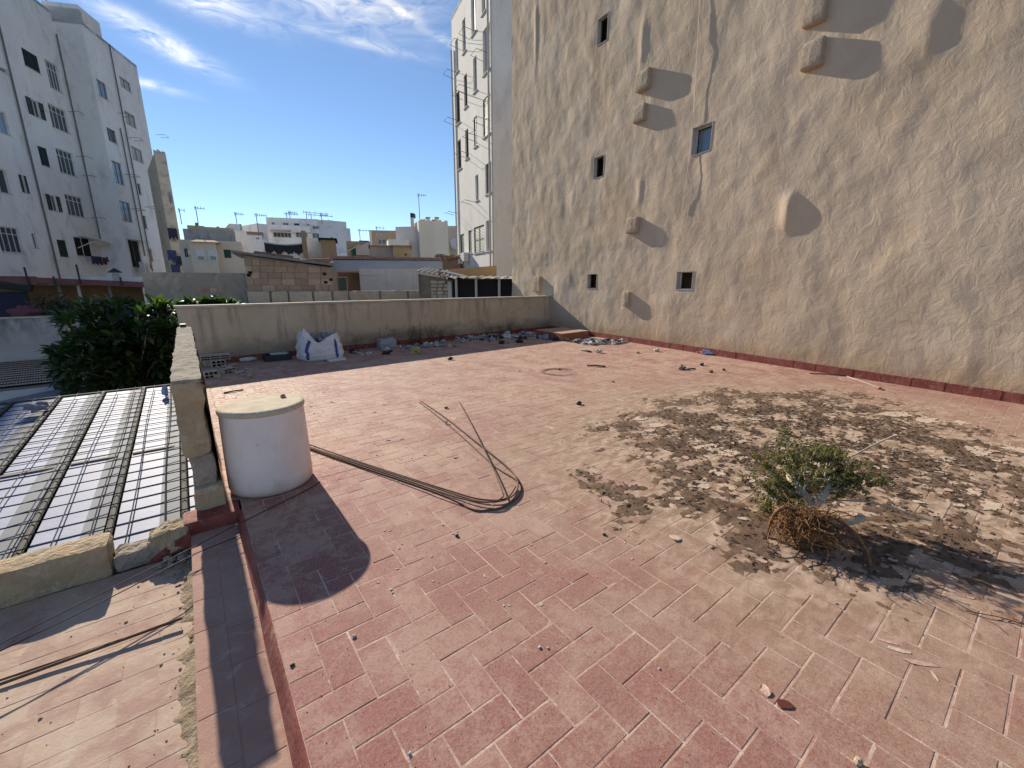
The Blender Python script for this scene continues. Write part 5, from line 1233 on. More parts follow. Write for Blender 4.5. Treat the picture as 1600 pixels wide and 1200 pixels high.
# hollow bricks and rubble in the left corner
def hollow_brick(cx, cy, cz, rz, dims, label, mat, tilt=0.):
    L, W_, H_ = dims; t = thing('hollow_brick', (cx, cy, cz), label, 'brick', 'hollow bricks in the terrace corner'); t.rotation_euler = (tilt, 0, rz)
    m = MB(); th = .012; nx = 3
    # shell open along y, cells 3 x 2
    m.box(-L / 2, L / 2, -W_ / 2, W_ / 2, 0, th).box(-L / 2, L / 2, -W_ / 2, W_ / 2, H_ - th, H_).box(-L / 2, L / 2, -W_ / 2, W_ / 2, H_ / 2 - th / 2, H_ / 2 + th / 2)
    for i in range(nx + 1):
        x = -L / 2 + (L - th) * i / nx; m.box(x, x + th, -W_ / 2 + .001, W_ / 2 - .001, th, H_ / 2 - th / 2).box(x, x + th, -W_ / 2 + .001, W_ / 2 - .001, H_ / 2 + th / 2, H_ - th)
    me = bpy.data.meshes.new('shell'); me.from_pydata(m.v, [], m.f); me.materials.append(mat); s_ = bpy.data.objects.new('shell', me); COL.objects.link(s_); s_.parent = t
    b_ = MB().box(-L / 2 + th, L / 2 - th, -.005, .005, th, H_ - th); me2 = bpy.data.meshes.new('core'); me2.from_pydata(b_.v, [], b_.f); me2.materials.append(DARK); c_ = bpy.data.objects.new('dark_core', me2); COL.objects.link(c_); c_.parent = t
    return t
DUSTB = M('dusty_brick', (.47, .40, .33), (.39, .32, .255), 9, .95, .4, 50)
q = G(341, 572); hollow_brick(q[0], q[1] - .05, 0, .1, (.24, .22, .14), 'dusty hollow brick standing with a second brick laid on top', DUSTB)
hollow_brick(q[0] - .02, q[1] + .02, .142, -.05, (.50, .22, .10), 'long dusty hollow brick lying on top of another brick', DUSTB, .06)
q = G(329, 590); hollow_brick(q[0], q[1] - .05, 0, .25, (.22, .18, .13), 'dusty hollow brick tucked close to the ochre side wall', DUSTB)
q = G(357, 583); hollow_brick(q[0], q[1], 0, .6, (.24, .12, .10), 'single dusty hollow brick lying apart on the shaded tiles', DUSTB)
q = G(326, 572); tag(MB().rough_box(-.12, .12, -.10, .10, 0, .16, .04, .02, 3, 8.).build('stone_block', DUSTB, None), 'squarish pale stone block next to the stacked bricks', 'stone').location = (q[0] + .05, q[1] + .02, 0)
q = random.Random(21)
for k in range(34):
    g = G(q.uniform(328, 392), q.uniform(571, 592)); r = q.uniform(.018, .05)
    tag(MB().rock((0, 0, r * .5), r, k, (1.3, 1, .7), .35).build('brick_fragment', DUSTB, None), 'dusty fragment of brick scattered before the stacked hollow bricks', 'brick fragment', 'brick fragments in the terrace corner').location = (max(.12, g[0]), min(g[1], par_y(g[0]) - .1), 0)
# bottle, black tray, foam tray
g = G(388, 565); bt = thing('plastic_bottle', (g[0], g[1], .05), 'clear greenish plastic bottle lying near the parapet', 'bottle'); bt.rotation_euler = (0, rad(90), .15)
PET = flat('clear_pet', (.42, .50, .50), .15, 0, .6)
for nm_, pr_, mt in (('bottle_body', [(0, -.16), (.045, -.158), (.048, -.14), (.048, .06), (.043, .10), (.018, .15), (.016, .17), (0, .17)], PET), ('bottle_cap', [(0, .190), (.018, .190), (.018, .168), (0, .168)], flat('teal_cap', (.05, .22, .22))), ('bottle_label', [(.0488, -.05), (.0490, -.05), (.0490, .03), (.0488, .03)], flat('white_paper', (.6, .6, .58), .9))):
    m = MB().lathe(pr_, (0, 0, 0), 16); me = bpy.data.meshes.new(nm_); me.from_pydata(m.v, [], m.f); me.materials.append(mt); me.polygons.foreach_set('use_smooth', [True] * len(me.polygons)); o = bpy.data.objects.new(nm_, me); COL.objects.link(o); o.parent = bt
g = G(434, 562); cr = thing('black_crate', (g[0], g[1], 0), 'shallow black plastic crate with a white sheet on it', 'crate')
m = MB().box(-.26, .26, -.18, .18, 0, .012).box(-.26, .26, -.18, -.165, .012, .13).box(-.26, .26, .165, .18, .012, .13).box(-.26, -.245, -.165, .165, .012, .13).box(.245, .26, -.165, .165, .012, .13)
m.v = [(x + g[0], y + g[1], z) for x, y, z in m.v]; m.build('crate_body', flat('black_plastic', (.018, .02, .028), .5), cr)
m = MB().rough_box(-.14 + g[0], .22 + g[0], -.14 + g[1], .16 + g[1], .131, .145, .05, .008, 3, 6., False); m.build('sheet', flat('off_white_sheet', (.48, .49, .50), .8), cr)
g = G(525, 563); ft = thing('foam_tray', (g[0], g[1], 0), 'flat white foam tray at the foot of the rubble bag', 'tray')
m = MB().box(-.17, .17, -.11, .11, 0, .012).box(-.18, .18, -.12, -.105, .004, .05).box(-.18, .18, .105, .12, .004, .05).box(-.18, -.165, -.105, .105, .004, .05).box(.165, .18, -.105, .105, .004, .05)
m.v = [(x + g[0], y + g[1], z) for x, y, z in m.v]; m.build('tray_body', flat('white_foam', (.72, .73, .75), .7), ft)

# tiled red brick box in the far corner
cx_ = [G(846, 522), G(912, 519), G(893, 532), G(880, 534.5)]
o_ = np.array([8.62, 8.92]); ax = np.array([1.25, .10]); ay = np.array([.10, 1.30])
bxm = M('terracotta_block', (.34, .125, .075), (.27, .10, .07), 5, .85, .3, 40); topm = M('pale_tile_top', (.50, .33, .22), (.40, .25, .17), 5, .85, .3, 40)
t = thing('brick_plinth', (o_[0], o_[1], 0), 'low square red brick plinth with a pale tiled top in the corner', 'plinth')
nb_ = 4
for s_, (P0, V) in enumerate(((o_, ax), (o_, ay))):
    for i in range(nb_):
        a0, a1 = P0 + V * (i / nb_ + .004), P0 + V * ((i + 1) / nb_ - .004); n_ = np.array([-V[1], V[0]]) / np.linalg.norm(V) * (1 if s_ == 0 else -1)
        MB().prism([a0, a1, a1 + n_ * .05, a0 + n_ * .05] if s_ == 0 else [a0 + n_ * .05, a1 + n_ * .05, a1, a0], 0, .20).build('brick', bxm, t)
MB().prism([o_ + ax * .03 + ay * .03, o_ + ax * .97 + ay * .03, o_ + ax * .97 + ay * .97, o_ + ax * .03 + ay * .97], 0, .195).build('core', GREYC, t)
for i in range(4):
    for j in range(4):
        a = o_ + ax * (i / 4 + .004) + ay * (j / 4 + .004); MB().prism([a, a + ax * .242, a + ax * .242 + ay * .242, a + ay * .242], .2005, .218).build('top_tile', topm, t)

# folded umbrella at the foot of the wall
g0, g1 = G(1096, 553), G(1141, 557)
um = thing('folded_umbrella', (g0[0], g0[1], 0), 'folded pale blue and white umbrella with a red hooked handle by the skirting', 'umbrella')
d_ = np.array([g1[0] - g0[0], g1[1] - g0[1], 0.]); L_ = np.linalg.norm(d_); d_ /= L_; s_ = np.array([-d_[1], d_[0], 0])
def up(f, side, z): return tuple(np.array([g0[0], g0[1], 0]) + d_ * (f * L_) + s_ * side + np.array([0, 0, z]))
MB().tube(smooth_path([up(-.16, .03, .03), up(-.20, .06, .03), up(-.17, .085, .03), up(-.09, .08, .03), up(.02, .02, .035), up(.1, 0, .04)], 5), .011, 7).build('handle', flat('red_handle', (.55, .06, .07), .4), um, True)
m = MB(); nr = 14
for i in range(nr + 1):
    f = i / nr; r = .075 * (1 - f) ** .7 + .014
    for k in range(16):
        w = 2 * math.pi * k / 16; rr = r * (1 + .28 * math.sin(k * math.pi / 1.0 + k) ); m.v.append(up(.04 + f * .96, math.cos(w) * rr, .055 * (1 - f * .6) + math.sin(w) * rr * .6))
m.f = [(i * 16 + k, i * 16 + (k + 1) % 16, (i + 1) * 16 + (k + 1) % 16, (i + 1) * 16 + k) for i in range(nr) for k in range(16)]
tq_ = NT('pale_umbrella_cloth'); uc = tq_.mix(tq_.ramp(tq_.noise(14, 3), .45, .55), (.62, .63, .68), (.30, .38, .58)); m.build('canopy', tq_.fin(uc, .7), um, True)
MB().tube([up(1.0, 0, .022), up(1.08, 0, .015)], .008, 6).build('tip', flat('yellow_tip', (.5, .38, .1)), um)

# ------------------------------------------------------------------ uprooted shrub on the spilled soil
sq = random.Random(33)
S0 = Vector((3.02, .80, .17))
sh = thing('uprooted_shrub', (S0.x, S0.y, 0), 'uprooted small shrub lying on its side with tangled orange roots', 'shrub')
BARK = M('pale_bark', (.50, .42, .31), (.36, .29, .21), 14, .9, .5, 90)
ROOTM = M('orange_root', (.24, .115, .045), (.13, .065, .03), 14, .85, .4, 120, c3=(.36, .22, .10))
SLEAF = NT('olive_small_leaf'); lr = SLEAF.n('ShaderNodeNewGeometry').outputs['Random Per Island']
lc = SLEAF.mix(SLEAF.ramp(lr, 0, 1), (.085, .095, .030), (.25, .235, .085)); lc = SLEAF.mix(SLEAF.ramp(lr, .86, .92), lc, (.24, .19, .08)); SLM = SLEAF.fin(lc, .55, None, .3)
tl = SLEAF.n('ShaderNodeBsdfTranslucent'); SLEAF.l(SLEAF.mix(1., lc, (1.15, 1.2, .75), 'MULTIPLY'), tl.inputs[0]); mxs = SLEAF.n('ShaderNodeMixShader'); mxs.inputs[0].default_value = .5
SLEAF.l(SLEAF.b.outputs[0], mxs.inputs[1]); SLEAF.l(tl.outputs[0], mxs.inputs[2]); SLEAF.l(mxs.outputs[0], SLEAF.out.inputs[0])
wood = MB(); lv = MB(); tw = MB()
fwd = Vector((.90, .36, .10)).normalized(); sidev = Vector((-fwd.y, fwd.x, 0)).normalized(); upv = Vector((0, 0, 1))
T1 = S0 + fwd * .15 + upv * .03
wood.tube(smooth_path([S0 - fwd * .06, S0 + fwd * .14 + upv * .02, T1, T1 + fwd * .20 + upv * .05 + sidev * .10], 4), [.045, .043, .041, .040, .038, .037, .036, .035, .034, .033, .032, .030, .028], 8)
wood.tube(smooth_path([S0 + fwd * .06, S0 + fwd * .20 - sidev * .08 + upv * .04, S0 + fwd * .36 - sidev * .13 + upv * .08], 4), [.036, .034, .033, .032, .031, .030, .028, .026, .024], 8)
wood.tube(smooth_path([S0 + fwd * .0 - sidev * .04, S0 - sidev * .20 + fwd * .06 - upv * .02, S0 - sidev * .30 + fwd * .10 + upv * .02], 4), [.022] * 9, 7)
heads = []
def twig(p, d, L, r, depth):
    n = 4; pts = [p]; q = p.copy(); dd = d.normalized()
    for i in range(n):
        dd = (dd + Vector((sq.gauss(0, .22), sq.gauss(0, .22), sq.gauss(.03, .2)))).normalized(); q = q + dd * (L / n)
        if q.z < .02: q.z = .02 + sq.random() * .02; dd.z = abs(dd.z)
        pts.append(q.copy())
    tw.tube(pts, [r * (1 - .16 * i) for i in range(n + 1)], 4, False)
    if depth > 0:
        for i in range(sq.randint(3, 4)):
            k = sq.randint(1, n); nd = (dd + Vector((sq.gauss(0, .8), sq.gauss(0, .8), sq.gauss(.1, .7)))).normalized(); twig(pts[k], nd, L * sq.uniform(.45, .7), r * .6, depth - 1)
    if depth <= 1:
        for i in range(8 if depth else 13):
            a = pts[sq.randint(1, n)]
            for _ in range(4):
                w = Vector((sq.gauss(0, 1), sq.gauss(0, 1), sq.gauss(.2, 1))).normalized(); e = w.orthogonal().normalized(); e = (e + w.cross(e) * sq.gauss(0, 1)).normalized()
                l = sq.uniform(.008, .019); b = a + w * .006; wd = l * .33
                lv.add([b, b + w * l * .5 + e * wd, b + w * l, b + w * l * .5 - e * wd], [(0, 1, 2, 3)])
for (st, dr) in ((T1 + fwd * .2 + sidev * .1 + upv * .05, fwd + sidev * .3 + upv * .1), (T1 + fwd * .05, fwd * .4 + sidev * .9 + upv * .25), (S0 + fwd * .36 - sidev * .13 + upv * .08, fwd + upv * .15), (S0 + fwd * .3 - sidev * .12 + upv * .06, fwd * .5 - sidev * .9 + upv * .15), (T1, fwd * .6 + upv * .35), (S0 + fwd * .3 - sidev * .1 + upv * .08, fwd * .7 + upv * .35), (S0 + fwd * .2, sidev * 1.0 + upv * .15 + fwd * .3), (T1 + fwd * .10 + sidev * .06, fwd * .8 + sidev * .6 + upv * .15), (T1, sidev * .9 + fwd * .5 - upv * .02)):
    for k in range(4): twig(st + Vector((sq.gauss(0, .02), sq.gauss(0, .02), 0)), (dr + Vector((sq.gauss(0, .3), sq.gauss(0, .3), sq.gauss(0, .25)))), sq.uniform(.16, .27), .007, 2)
tw.tube(smooth_path([S0 + fwd * .25 - sidev * .1, S0 + fwd * .2 - sidev * .35 + upv * .08, S0 + fwd * .16 - sidev * .62 + upv * .06], 5), .006, 5)
tw.tube(smooth_path([S0 + fwd * .55 - sidev * .15 + upv * .1, S0 + fwd * .75 - sidev * .38 + upv * .22, S0 + fwd * .95 - sidev * .55 + upv * .26], 5), .006, 5)
wood.build('trunk', BARK, sh, True); tw.build('branches', BARK, sh); lv.build('foliage', SLM, sh)
rt = MB()
for k in range(420):
    a = sq.uniform(-1.9, 1.9); out = (-fwd * math.cos(a) * .8 + sidev * math.sin(a)); L = sq.uniform(.12, .32)
    p = S0 - fwd * sq.uniform(0, .10) + sidev * sq.gauss(0, .06) + upv * sq.uniform(-.06, .05); pts = [p]; d = (out + upv * sq.uniform(-.3, .75)).normalized()
    for i in range(6):
        d = (d + Vector((sq.gauss(0, .62), sq.gauss(0, .62), sq.gauss(-.20, .5)))).normalized(); p = p + d * (L / 6)
        if p.z < .008: p = Vector((p.x, p.y, .008 + sq.random() * .01)); d.z = abs(d.z) * .4
        pts.append(p.copy())
    r = sq.choice((.0015, .002, .0026, .0026, .004, .0065))
    rt.tube(pts, [r * (1 - .10 * i) for i in range(7)], 5, False)
rt.rock(tuple(S0 - fwd * .05 - upv * .07), .10, 5, (1, 1.1, .9), .4, 8, 10)
rt.tube(smooth_path([S0 - fwd * .02 + upv * .03, S0 - sidev * .12 - fwd * .05 + upv * .06, S0 - sidev * .24 - fwd * .08 + upv * .0, S0 - sidev * .31 - fwd * .11 - upv * .10, S0 - sidev * .33 - fwd * .13 - upv * .19], 6), .009, 6)
rt.tube(smooth_path([S0 + sidev * .03, S0 + sidev * .13 - fwd * .06 + upv * .06, S0 + sidev * .19 - fwd * .08 - upv * .02, S0 + sidev * .20 - fwd * .08 - upv * .18], 6), .011, 6)
rt.build('roots', ROOTM, sh, True)

# ------------------------------------------------------------------ spilled soil: a thin broken crust and crumbs of leaf litter
SOIL = M('dark_leafy_soil', (.135, .082, .050), (.215, .138, .088), 5, .97, 1.0, 110, c3=(.10, .066, .046), bd=.006)
cr = MB(); nx_, ny_ = 430, 360; xs_ = np.linspace(2.1, 8.4, nx_); ys_ = np.linspace(-1.0, 4.3, ny_)
def soil_h(x, y):
    dx, dy = (x - 5.1) / 2.65, (y - 1.4) / 2.0
    e = 1.0 - (dx * dx + dy * dy) + .55 * noise.noise(Vector((x * .8, y * .8, 4))) + .3 * noise.noise(Vector((x * 2.1, y * 2.1, 9)))
    n1 = noise.fractal(Vector((x * 2.2, y * 3.4, 1)), .9, 2.1, 5); n2 = noise.noise(Vector((x * 11, y * 15, 3))) + .7 * noise.noise(Vector((x * 27, y * 33, 6)))
    bare = -.55 * max(0, 1 - abs(((x - 3.55) / .55)) ) * max(0, 1 - abs((y - 1.2) / .6))
    return .0065 * (min(e, .5) * .8 + 1.6 * min(e, 0) + n1 * 1.05 + n2 * .75 - .34 + bare)
cr.v = [(x, y, max(-.02, min(.010, soil_h(x, y)))) for x in xs_ for y in ys_]
cr.f = [(i * ny_ + j, (i + 1) * ny_ + j, (i + 1) * ny_ + j + 1, i * ny_ + j + 1) for i in range(nx_ - 1) for j in range(ny_ - 1) if max(cr.v[i * ny_ + j][2], cr.v[(i + 1) * ny_ + j][2], cr.v[(i + 1) * ny_ + j + 1][2], cr.v[i * ny_ + j + 1][2]) > -.004]
tag(cr.build('soil_crust', SOIL, None, True), 'thin cracked crust of dark spilled soil around the uprooted shrub', 'soil', kind='stuff')
ll = MB(); q = random.Random(17)
for k in range(16000):
    x, y = q.gauss(5.0, 1.4), q.gauss(1.35, .95)
    h = soil_h(x, y)
    if h < -.001 or x > wall_x(y) - .2: continue
    l = q.uniform(.006, .024) * (1.7 if q.random() < .15 else 1); a = q.gauss(-.5, .9); w = l * q.uniform(.2, .5); z = max(h, 0) + q.uniform(.001, .007); dz = q.uniform(-.003, .009)
    c, s = math.cos(a), math.sin(a); ll.add([(x - c * l, y - s * l, z), (x - s * w, y + c * w, z + dz), (x + c * l, y + s * l, z + dz * .3), (x + s * w, y - c * w, z)], [(0, 1, 2, 3)])
lm = NT('leaf_litter'); lr = lm.n('ShaderNodeNewGeometry').outputs['Random Per Island']
lc = lm.mix(lm.ramp(lr, 0, 1), (.040, .024, .016), (.13, .085, .052)); lc = lm.mix(lm.ramp(lr, .9, .94), lc, (.42, .31, .21))
tag(ll.build('leaf_litter', lm.fin(lc, .9), None), 'crumbs of dry leaf litter over the spilled soil', 'leaf litter', kind='stuff')
# grit scattered over the whole floor
gr = MB()
for k in range(2600):
    if k % 2: x, y = q.uniform(.15, 9.3), q.uniform(-.3, 9.5)
    else:
        d = q.random() ** 1.6 * 4 + .9; a = q.uniform(-.15, 1.5); x, y = d * math.sin(a), d * math.cos(a)
        if x < .14: continue
    if x > wall_x(y) - .08: continue
    r = q.choice((.0011, .0014, .0018, .0022, .0034)) * (1.6 if math.hypot(x, y) > 4 else 1); c = [(x + r * math.cos(t_), y + r * math.sin(t_) * q.uniform(.6, 1.1), .0002) for t_ in (0, 2.1, 4.2)]
    gr.add(c + [(x, y, r * 1.2)], [(0, 1, 3), (1, 2, 3), (2, 0, 3)])
gm_ = NT('floor_grit'); lr = gm_.n('ShaderNodeNewGeometry').outputs['Random Per Island']; lc = gm_.mix(gm_.ramp(lr, .25, .5), (.10, .055, .045), (.52, .42, .33))
tag(gr.build('grit', gm_.fin(lc, .95), None), 'fine grit and crumbs scattered over the red tiles', 'grit', kind='stuff')

# ------------------------------------------------------------------ litter
def flake(cx, cy, z, r, seed, mat, name, label, cat, group, curl=.3):
    m = MB(); n = 9; pts = []
    for k in range(n):
        w = 2 * math.pi * k / n; q_ = r * (.65 + .7 * abs(N3((math.cos(w), math.sin(w), 0), 1.4, seed))); pts.append((math.cos(w) * q_ * 1.3, math.sin(w) * q_ * .8, r * curl * max(0, N3((math.cos(w), math.sin(w), 1), 1.2, seed + 3)) + .001))
    th = max(.0012, r * .08); m.add(pts + [(x, y, z_ + th) for x, y, z_ in pts], [tuple(range(n - 1, -1, -1)), tuple(range(n, 2 * n))] + [(k, (k + 1) % n, n + (k + 1) % n, n + k) for k in range(n)])
    o = m.build(name, mat, None); o.location = (cx, cy, z); o.rotation_euler = (0, 0, seed * 1.7); return tag(o, label, cat, group)
LIT = [flat('white_scrap', (.60, .58, .55), .85), flat('grey_scrap', (.33, .33, .33), .8), flat('dark_scrap', (.035, .033, .032), .7), flat('tan_scrap', (.42, .33, .23), .9), flat('rust_scrap', (.20, .07, .045), .9)]
LN = ['white', 'grey', 'black', 'tan', 'rust red']
q = random.Random(5)
def crumple(x, y, r, mi, k, where, grp):
    m = MB().rock((0, 0, r * .45), r, k * 1.37, (1.2, 1., .62), .75, 6, 8); o = m.build('litter_scrap', LIT[mi], None); o.location = (x, y, 0); o.rotation_euler = (0, 0, k)
    return tag(o, 'crumpled %s litter scrap in %s' % (LN[mi], where), 'litter', grp)
# drift along the parapet between the bag and the corner
for k in range(120):
    x = q.uniform(3.0, 8.4); y = par_y(x) - .12 - abs(q.gauss(0, .45)) - (.25 if x < 5.5 else 0); r = q.uniform(.02, .075)
    crumple(x, y, r, q.choices((0, 1, 2, 3), (4, 4, 3, 2))[0], k, 'the drift along the foot of the parapet', 'litter drift along the parapet')
for k in range(60):
    x = q.uniform(6.6, 9.2); y = 10.4 + q.gauss(0, .55) - (x - 8) * .3
    if y > par_y(x) - .1: continue
    crumple(x, y, q.uniform(.03, .11), q.choices((0, 1, 2, 3), (4, 5, 3, 1))[0], k + 200, 'the heap beside the brick plinth', 'litter heap by the brick plinth')
for k in range(46):
    g = G(q.uniform(895, 972), 536 + q.gauss(0, 1.6)); 
    crumple(min(g[0], wall_x(g[1]) - .15), g[1], q.uniform(.03, .09), q.choices((0, 1, 2), (6, 3, 3))[0], k + 300, 'the sunlit strip before the brick plinth', 'litter strip by the wall corner')
g = G(650, 552); o = crumple(g[0], g[1], .10, 0, 77, 'the parapet drift', None); o['label'] = 'yellowish crumpled carton in the parapet drift'; o.data.materials[0] = flat('yellow_carton', (.50, .42, .10), .8); 
g = G(605, 545); o = MB().rough_box(-.22, .22, -.15, .15, 0, .28, .07, .04, 4, 4.).build('grey_sack', LIT[1], None); o.location = (g[0], par_y(g[0]) - .45, 0); tag(o, 'dull grey sack slumped among the dry weeds', 'sack')
# single pieces on the open floor
def stick(p0, p1, r, label, mat):
    a, b = G(*p0), G(*p1); o = MB().tube([(a[0], a[1], r), ((a[0] + b[0]) / 2, (a[1] + b[1]) / 2, r * 1.5), (b[0], b[1], r)], r, 6).build('stick', mat, None, True, (a[0], a[1], 0)); tag(o, label, 'stick')
WOODM = M('weathered_stick', (.16, .105, .075), (.11, .07, .05), 20)
stick((917, 572), (946, 574), .018, 'straight brown stick lying flat in the middle of the terrace', WOODM)
stick((908, 548), (924, 551), .018, 'short dark stick near the litter strip', flat('charred', (.03, .025, .022)))
stick((350, 615), (380, 610), .012, 'thin dark splinter on the tiles behind the tank', flat('charred', (.03, .025, .022)))
stick((1265, 584), (1322, 588), .012, 'thin dark stick against the skirting of the tan wall', WOODM)
stick((1322, 588), (1398, 615), .006, 'pale thin cane lying by the skirting of the tan wall', flat('pale_cane', (.50, .42, .33)))
stick((1372, 609), (1376, 608), .016, 'tiny red scrap on the pale thin cane', flat('red_scrap', (.5, .07, .05)))
# shallow wire ring
g = G(872, 582); m = MB()
for k in range(3): m.tube([(math.cos(w) * (.26 + .04 * k) * (1 + .06 * math.sin(3 * w + k)), math.sin(w) * (.28 + .02 * k), .008 + .004 * k) for w in np.linspace(0, 4.6 + .5 * k, 30)], .003, 4)
o = m.build('wire_coil', RUST, None); o.location = (g[0], g[1], 0); tag(o, 'loose coil of rusty wire flat on the open tiles', 'wire coil')
g = G(1066, 577); o = MB().rock((0, 0, .03), .07, 9, (1.2, .8, .6), .6, 7, 10).build('crushed_can', M('crushed_can', (.34, .30, .26), (.08, .06, .05), 25), None); o.location = (g[0], g[1], 0); tag(o, 'crushed dirty can lying on the open tiles', 'can')
stick((1074, 578), (1086, 577), .014, 'dark stub of wood next to the crushed can', flat('charred', (.03, .025, .022)))
singles = [(1026, 549, .09, 0, 'white paper crumpled near the skirting of the tan wall'), (935, 551, .10, 0, 'white paper crumpled at the end of the short dark stick'), (997, 552, .05, 1, 'small grey scrap between the papers by the wall'), (905, 632, .05, 2, 'black scrap standing up alone on the pale tiles'), (704, 562, .07, 2, 'dark grey scrap at the edge of the parapet shadow'), (697, 638, .03, 4, 'rust red chip beside the rods'), (874, 578, .03, 2, 'dark crumb inside the wire coil'), (1096, 571, .06, 2, 'dark leafy scrap before the folded umbrella'), (1111, 582, .05, 2, 'flat dark scrap in front of the umbrella'), (1131, 579, .04, 2, 'small dark scrap by the tan wall'), (958, 597, .025, 2, 'black crumb near the long brown stick'), (812, 580, .02, 2, 'tiny black crumb on the open tiles'), (640, 1178, .008, 0, 'pale pebble on the near tiles'), (1030, 1045, .006, 0, 'small white pebble on the pink tiles'), (843, 1012, .010, 0, 'white pebble, the larger of two on the near tiles'), (856, 1013, .008, 0, 'white pebble, the smaller of two on the near tiles'), (553, 995, .012, 0, 'white chip alone on the tiles near the edge'), (457, 1040, .012, 2, 'dark crumb in the tile joint near the edge'), (714, 838, .018, 2, 'dark dry leaf between the tank shadow and the rods'), (944, 836, .016, 2, 'small dark flake on the red tiles'), (1340, 1193, .022, 3, 'yellow brown scrap on the near tiles')]
for k, (x, y, r, mi, lab) in enumerate(singles):
    g = G(x, y); r *= .7; o = MB().rock((0, 0, r * .5), r, k * 2.3, (1.2, .9, .7), .55 if r > .02 else .2, 6, 8).build('litter_scrap' if r > .02 else 'pebble', LIT[mi], None); o.location = (g[0], g[1], 0); tag(o, lab, 'litter' if r > .02 else 'pebble')
# pale plaster flakes
FL = [M('pink_flake', (.58, .40, .31), (.50, .33, .25), 30, .95, .3, 80, spec=.05), M('cream_flake', (.62, .49, .37), (.52, .40, .30), 20, .95, .4, 60, spec=.05)]
for k in range(60):
    if k < 34: x, y = q.uniform(480, 760), q.uniform(600, 720)
    else: x, y = q.uniform(560, 1000), q.uniform(820, 960)
    g = G(x, y); flake(g[0], g[1], 0, q.uniform(.010, .030) if k < 34 else q.uniform(.005, .012), k, FL[k % 2], 'paint_flake', 'pale curled paint flake on the tiles near the rods' if k < 34 else 'small pale paint flake on the red tiles before the shrub', 'paint flake', 'paint flakes around the rods' if k < 34 else 'paint flakes on the near tiles', .5)
for k in range(150):
    x, y = q.gauss(5.0, 1.3), q.gauss(1.2, .85)
    if x > wall_x(y) - .3 or y < -.3: continue
    flake(x, y, max(0, soil_h(x, y)), q.uniform(.012, .045), k + 90, FL[k % 2], 'paint_flake', 'pale paint flake lifted on the dark spilled soil', 'paint flake', 'paint flakes on the spilled soil', .35)
# dry weeds along the parapet
WEED = M('dry_weed', (.15, .10, .06), (.10, .065, .04), 20, .9, .2, 60)
def weed(x, y, h, n, seed, label):
    w = random.Random(seed); t = thing('dry_weed', (x, y, 0), label, 'weed', 'dry weeds along the parapet'); m = MB(); s_ = MB()
    for k in range(n):
        a = w.uniform(0, 6.28); l = h * w.uniform(.5, 1.); d = Vector((math.cos(a) * .35, math.sin(a) * .25, 1)).normalized(); p = Vector((x + w.gauss(0, .05), y + w.gauss(0, .04), 0)); pts = [p]
        for i in range(4): d = (d + Vector((w.gauss(0, .16), w.gauss(0, .12), 0))).normalized(); p = p + d * (l / 4); pts.append(p.copy())
        s_.tube(pts, [.004, .0035, .003, .0025, .002], 3, False)
        for i in range(9):
            b = pts[w.randint(1, 4)]; e = Vector((w.gauss(0, 1), w.gauss(0, 1), w.gauss(.4, .6))).normalized(); ll_ = w.uniform(.03, .09); s_.tube([b, b + e * ll_], .0016, 3, False)
            c = b + e * ll_; f = e.orthogonal().normalized() * .007; m.add([c - f, c + e * .016, c + f, c - e * .010], [(0, 1, 2, 3)])
    s_.build('stems', WEED, t); m.build('seed_heads', WEED, t)
for k, (x, h, n) in enumerate(((3.35, .45, 7), (3.9, .55, 9), (4.35, .62, 9), (4.75, .6, 14), (5.05, .55, 16), (5.4, .62, 16), (5.8, .5, 14), (6.15, .35, 10), (7.6, .32, 9), (8.05, .4, 12), (8.45, .42, 14), (8.8, .36, 12))):
    y = par_y(x) - .16 - (.1 if k % 2 else 0)
    if x < 6.5: weed(x, y, h, n, k, 'dry brown weed growing along the parapet between bag and litter drift')
    else: weed(x, y, h, n, k, 'dry brown weed growing behind the brick plinth corner heap')

# marks on the near tiles
g = G(1226, 1101); o = flake(g[0], g[1], .0004, .030, 7, flat('dark_red_blot', (.12, .03, .022), .6), 'paint_blot', 'dark red dried paint blot on the near tiles', 'paint blot', None, 0.); o.rotation_euler = (0, 0, -.9)
for k, (x, y, r_, a) in enumerate(((1388, 1003, .020, -.55), (1405, 1016, .026, -.5), (1437, 1036, .030, -.45), (1460, 1056, .014, 1.1))):
    g = G(x, y); o = flake(g[0], g[1], .0003, r_, k * 3 + 2, FL[k % 2], 'paint_flake', 'pale bare streak where the red paint has peeled off the near tiles', 'paint flake', 'peeled streak on the near tiles', 0.); o.scale = (1.8, .7, .5); o.rotation_euler = (0, 0, a - .5)
g = G(1537, 960); m = MB().tube(smooth_path([(0, 0, .006), (.07, -.012, .012), (.15, -.02, .010), (.24, -.05, .005)], 5), .0028, 5)
for k in range(5): m.tube([(.10 + .02 * k, -.015, .010), (.11 + .02 * k, -.015 + .03 * (-1) ** k, .022)], .0018, 4)
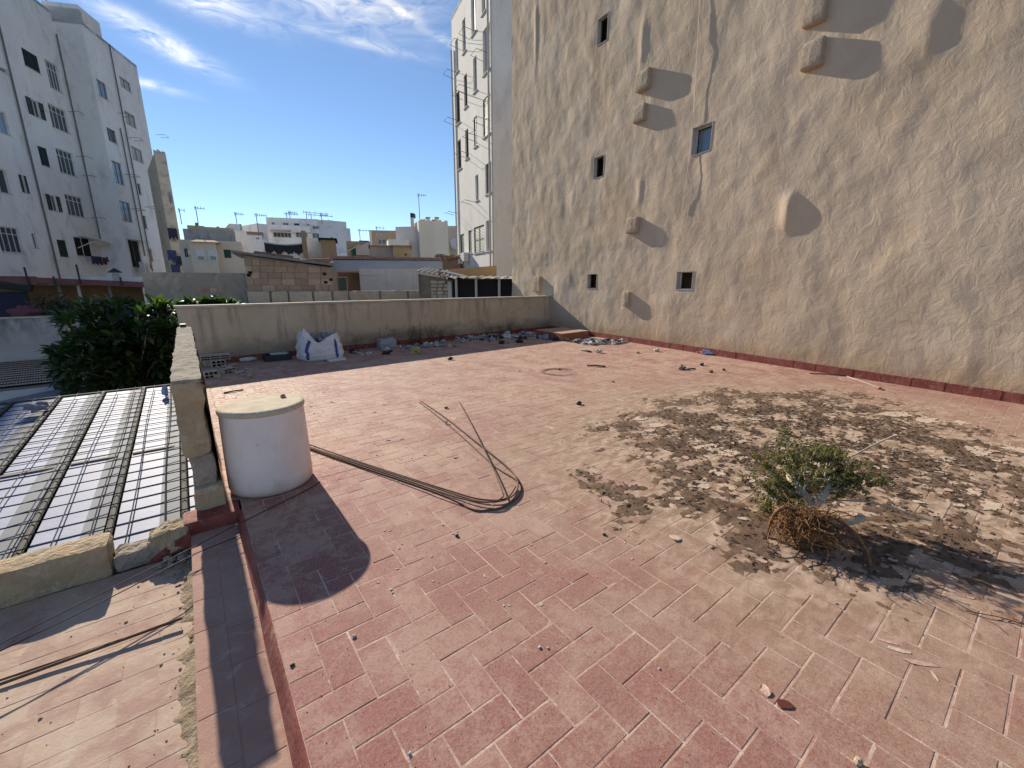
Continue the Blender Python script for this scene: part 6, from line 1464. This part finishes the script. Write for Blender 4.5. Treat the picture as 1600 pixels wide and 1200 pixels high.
o = m.build('dry_twig', ROOTM, None); o.location = (g[0] - .05, g[1] + .06, 0); o.rotation_euler = (0, 0, -.9); tag(o, 'thin dry orange twig alone on the near red tiles', 'twig')

# crumbs shed from the dirt at the foot of the step and along the low wall
cq = random.Random(41); cm_ = MB()
for k in range(260):
    if k % 3: x, y = -.21 - abs(cq.gauss(0, .07)), cq.uniform(-.6, 3.4)
    else: x, y = cq.uniform(-1.6, -.22), 3.42 - abs(cq.gauss(0, .35)) * 1.6
    r = cq.choice((.002, .0025, .003, .004, .007)); cm_.rock((x, y, LOW_Z + r * .4), r, k, (1.2, 1, .8), .3, 3, 5)
tag(cm_.build('dirt_crumbs', M('dirt_crumb', (.38, .29, .20), (.24, .18, .13), 40), None), 'crumbs of dirt and mortar strewn on the lower floor', 'dirt', kind='stuff')

# patches where the dirt film has come away and the bare pale tile shows
bq = random.Random(9)
for k, (x, y, r_) in enumerate(((1000, 655, .13), (1028, 664, .15), (1018, 673, .10), (1085, 690, .12), (1108, 700, .17), (1138, 708, .16), (1122, 738, .10), (1098, 760, .08), (1160, 690, .08), (1238, 690, .08), (1400, 648, .22), (1445, 657, .20), (1530, 705, .20), (1520, 770, .11), (1548, 790, .12), (1585, 702, .18), (1470, 740, .07), (1180, 655, .10), (1500, 660, .12))):
    g = G(x, y); n = 34; pts = []
    for i in range(n):
        w = 2 * math.pi * i / n; q_ = r_ * (.62 + .75 * abs(N3((math.cos(w), math.sin(w), 0), 1.3, k * 2.1)) + .28 * N3((math.cos(w), math.sin(w), 0), 6., k)); pts.append((math.cos(w) * q_, math.sin(w) * q_ * .62))
    m = MB().prism(pts, 0, .0016); o = m.build('bare_patch', M('bare_pale_tile', (.60, .46, .345), (.52, .39, .285), 9, .9, .4, 70, c3=(.66, .53, .41)), None); z_ = max(.0012, min(.009, soil_h(g[0], g[1]))) + .0006
    o.location = (g[0], g[1], z_); o.rotation_euler = (0, 0, bq.uniform(-.6, .3)); tag(o, 'flat pale patch peeled clear in the dark spilled soil', 'paint flake', 'pale peeled patches in the spilled soil')
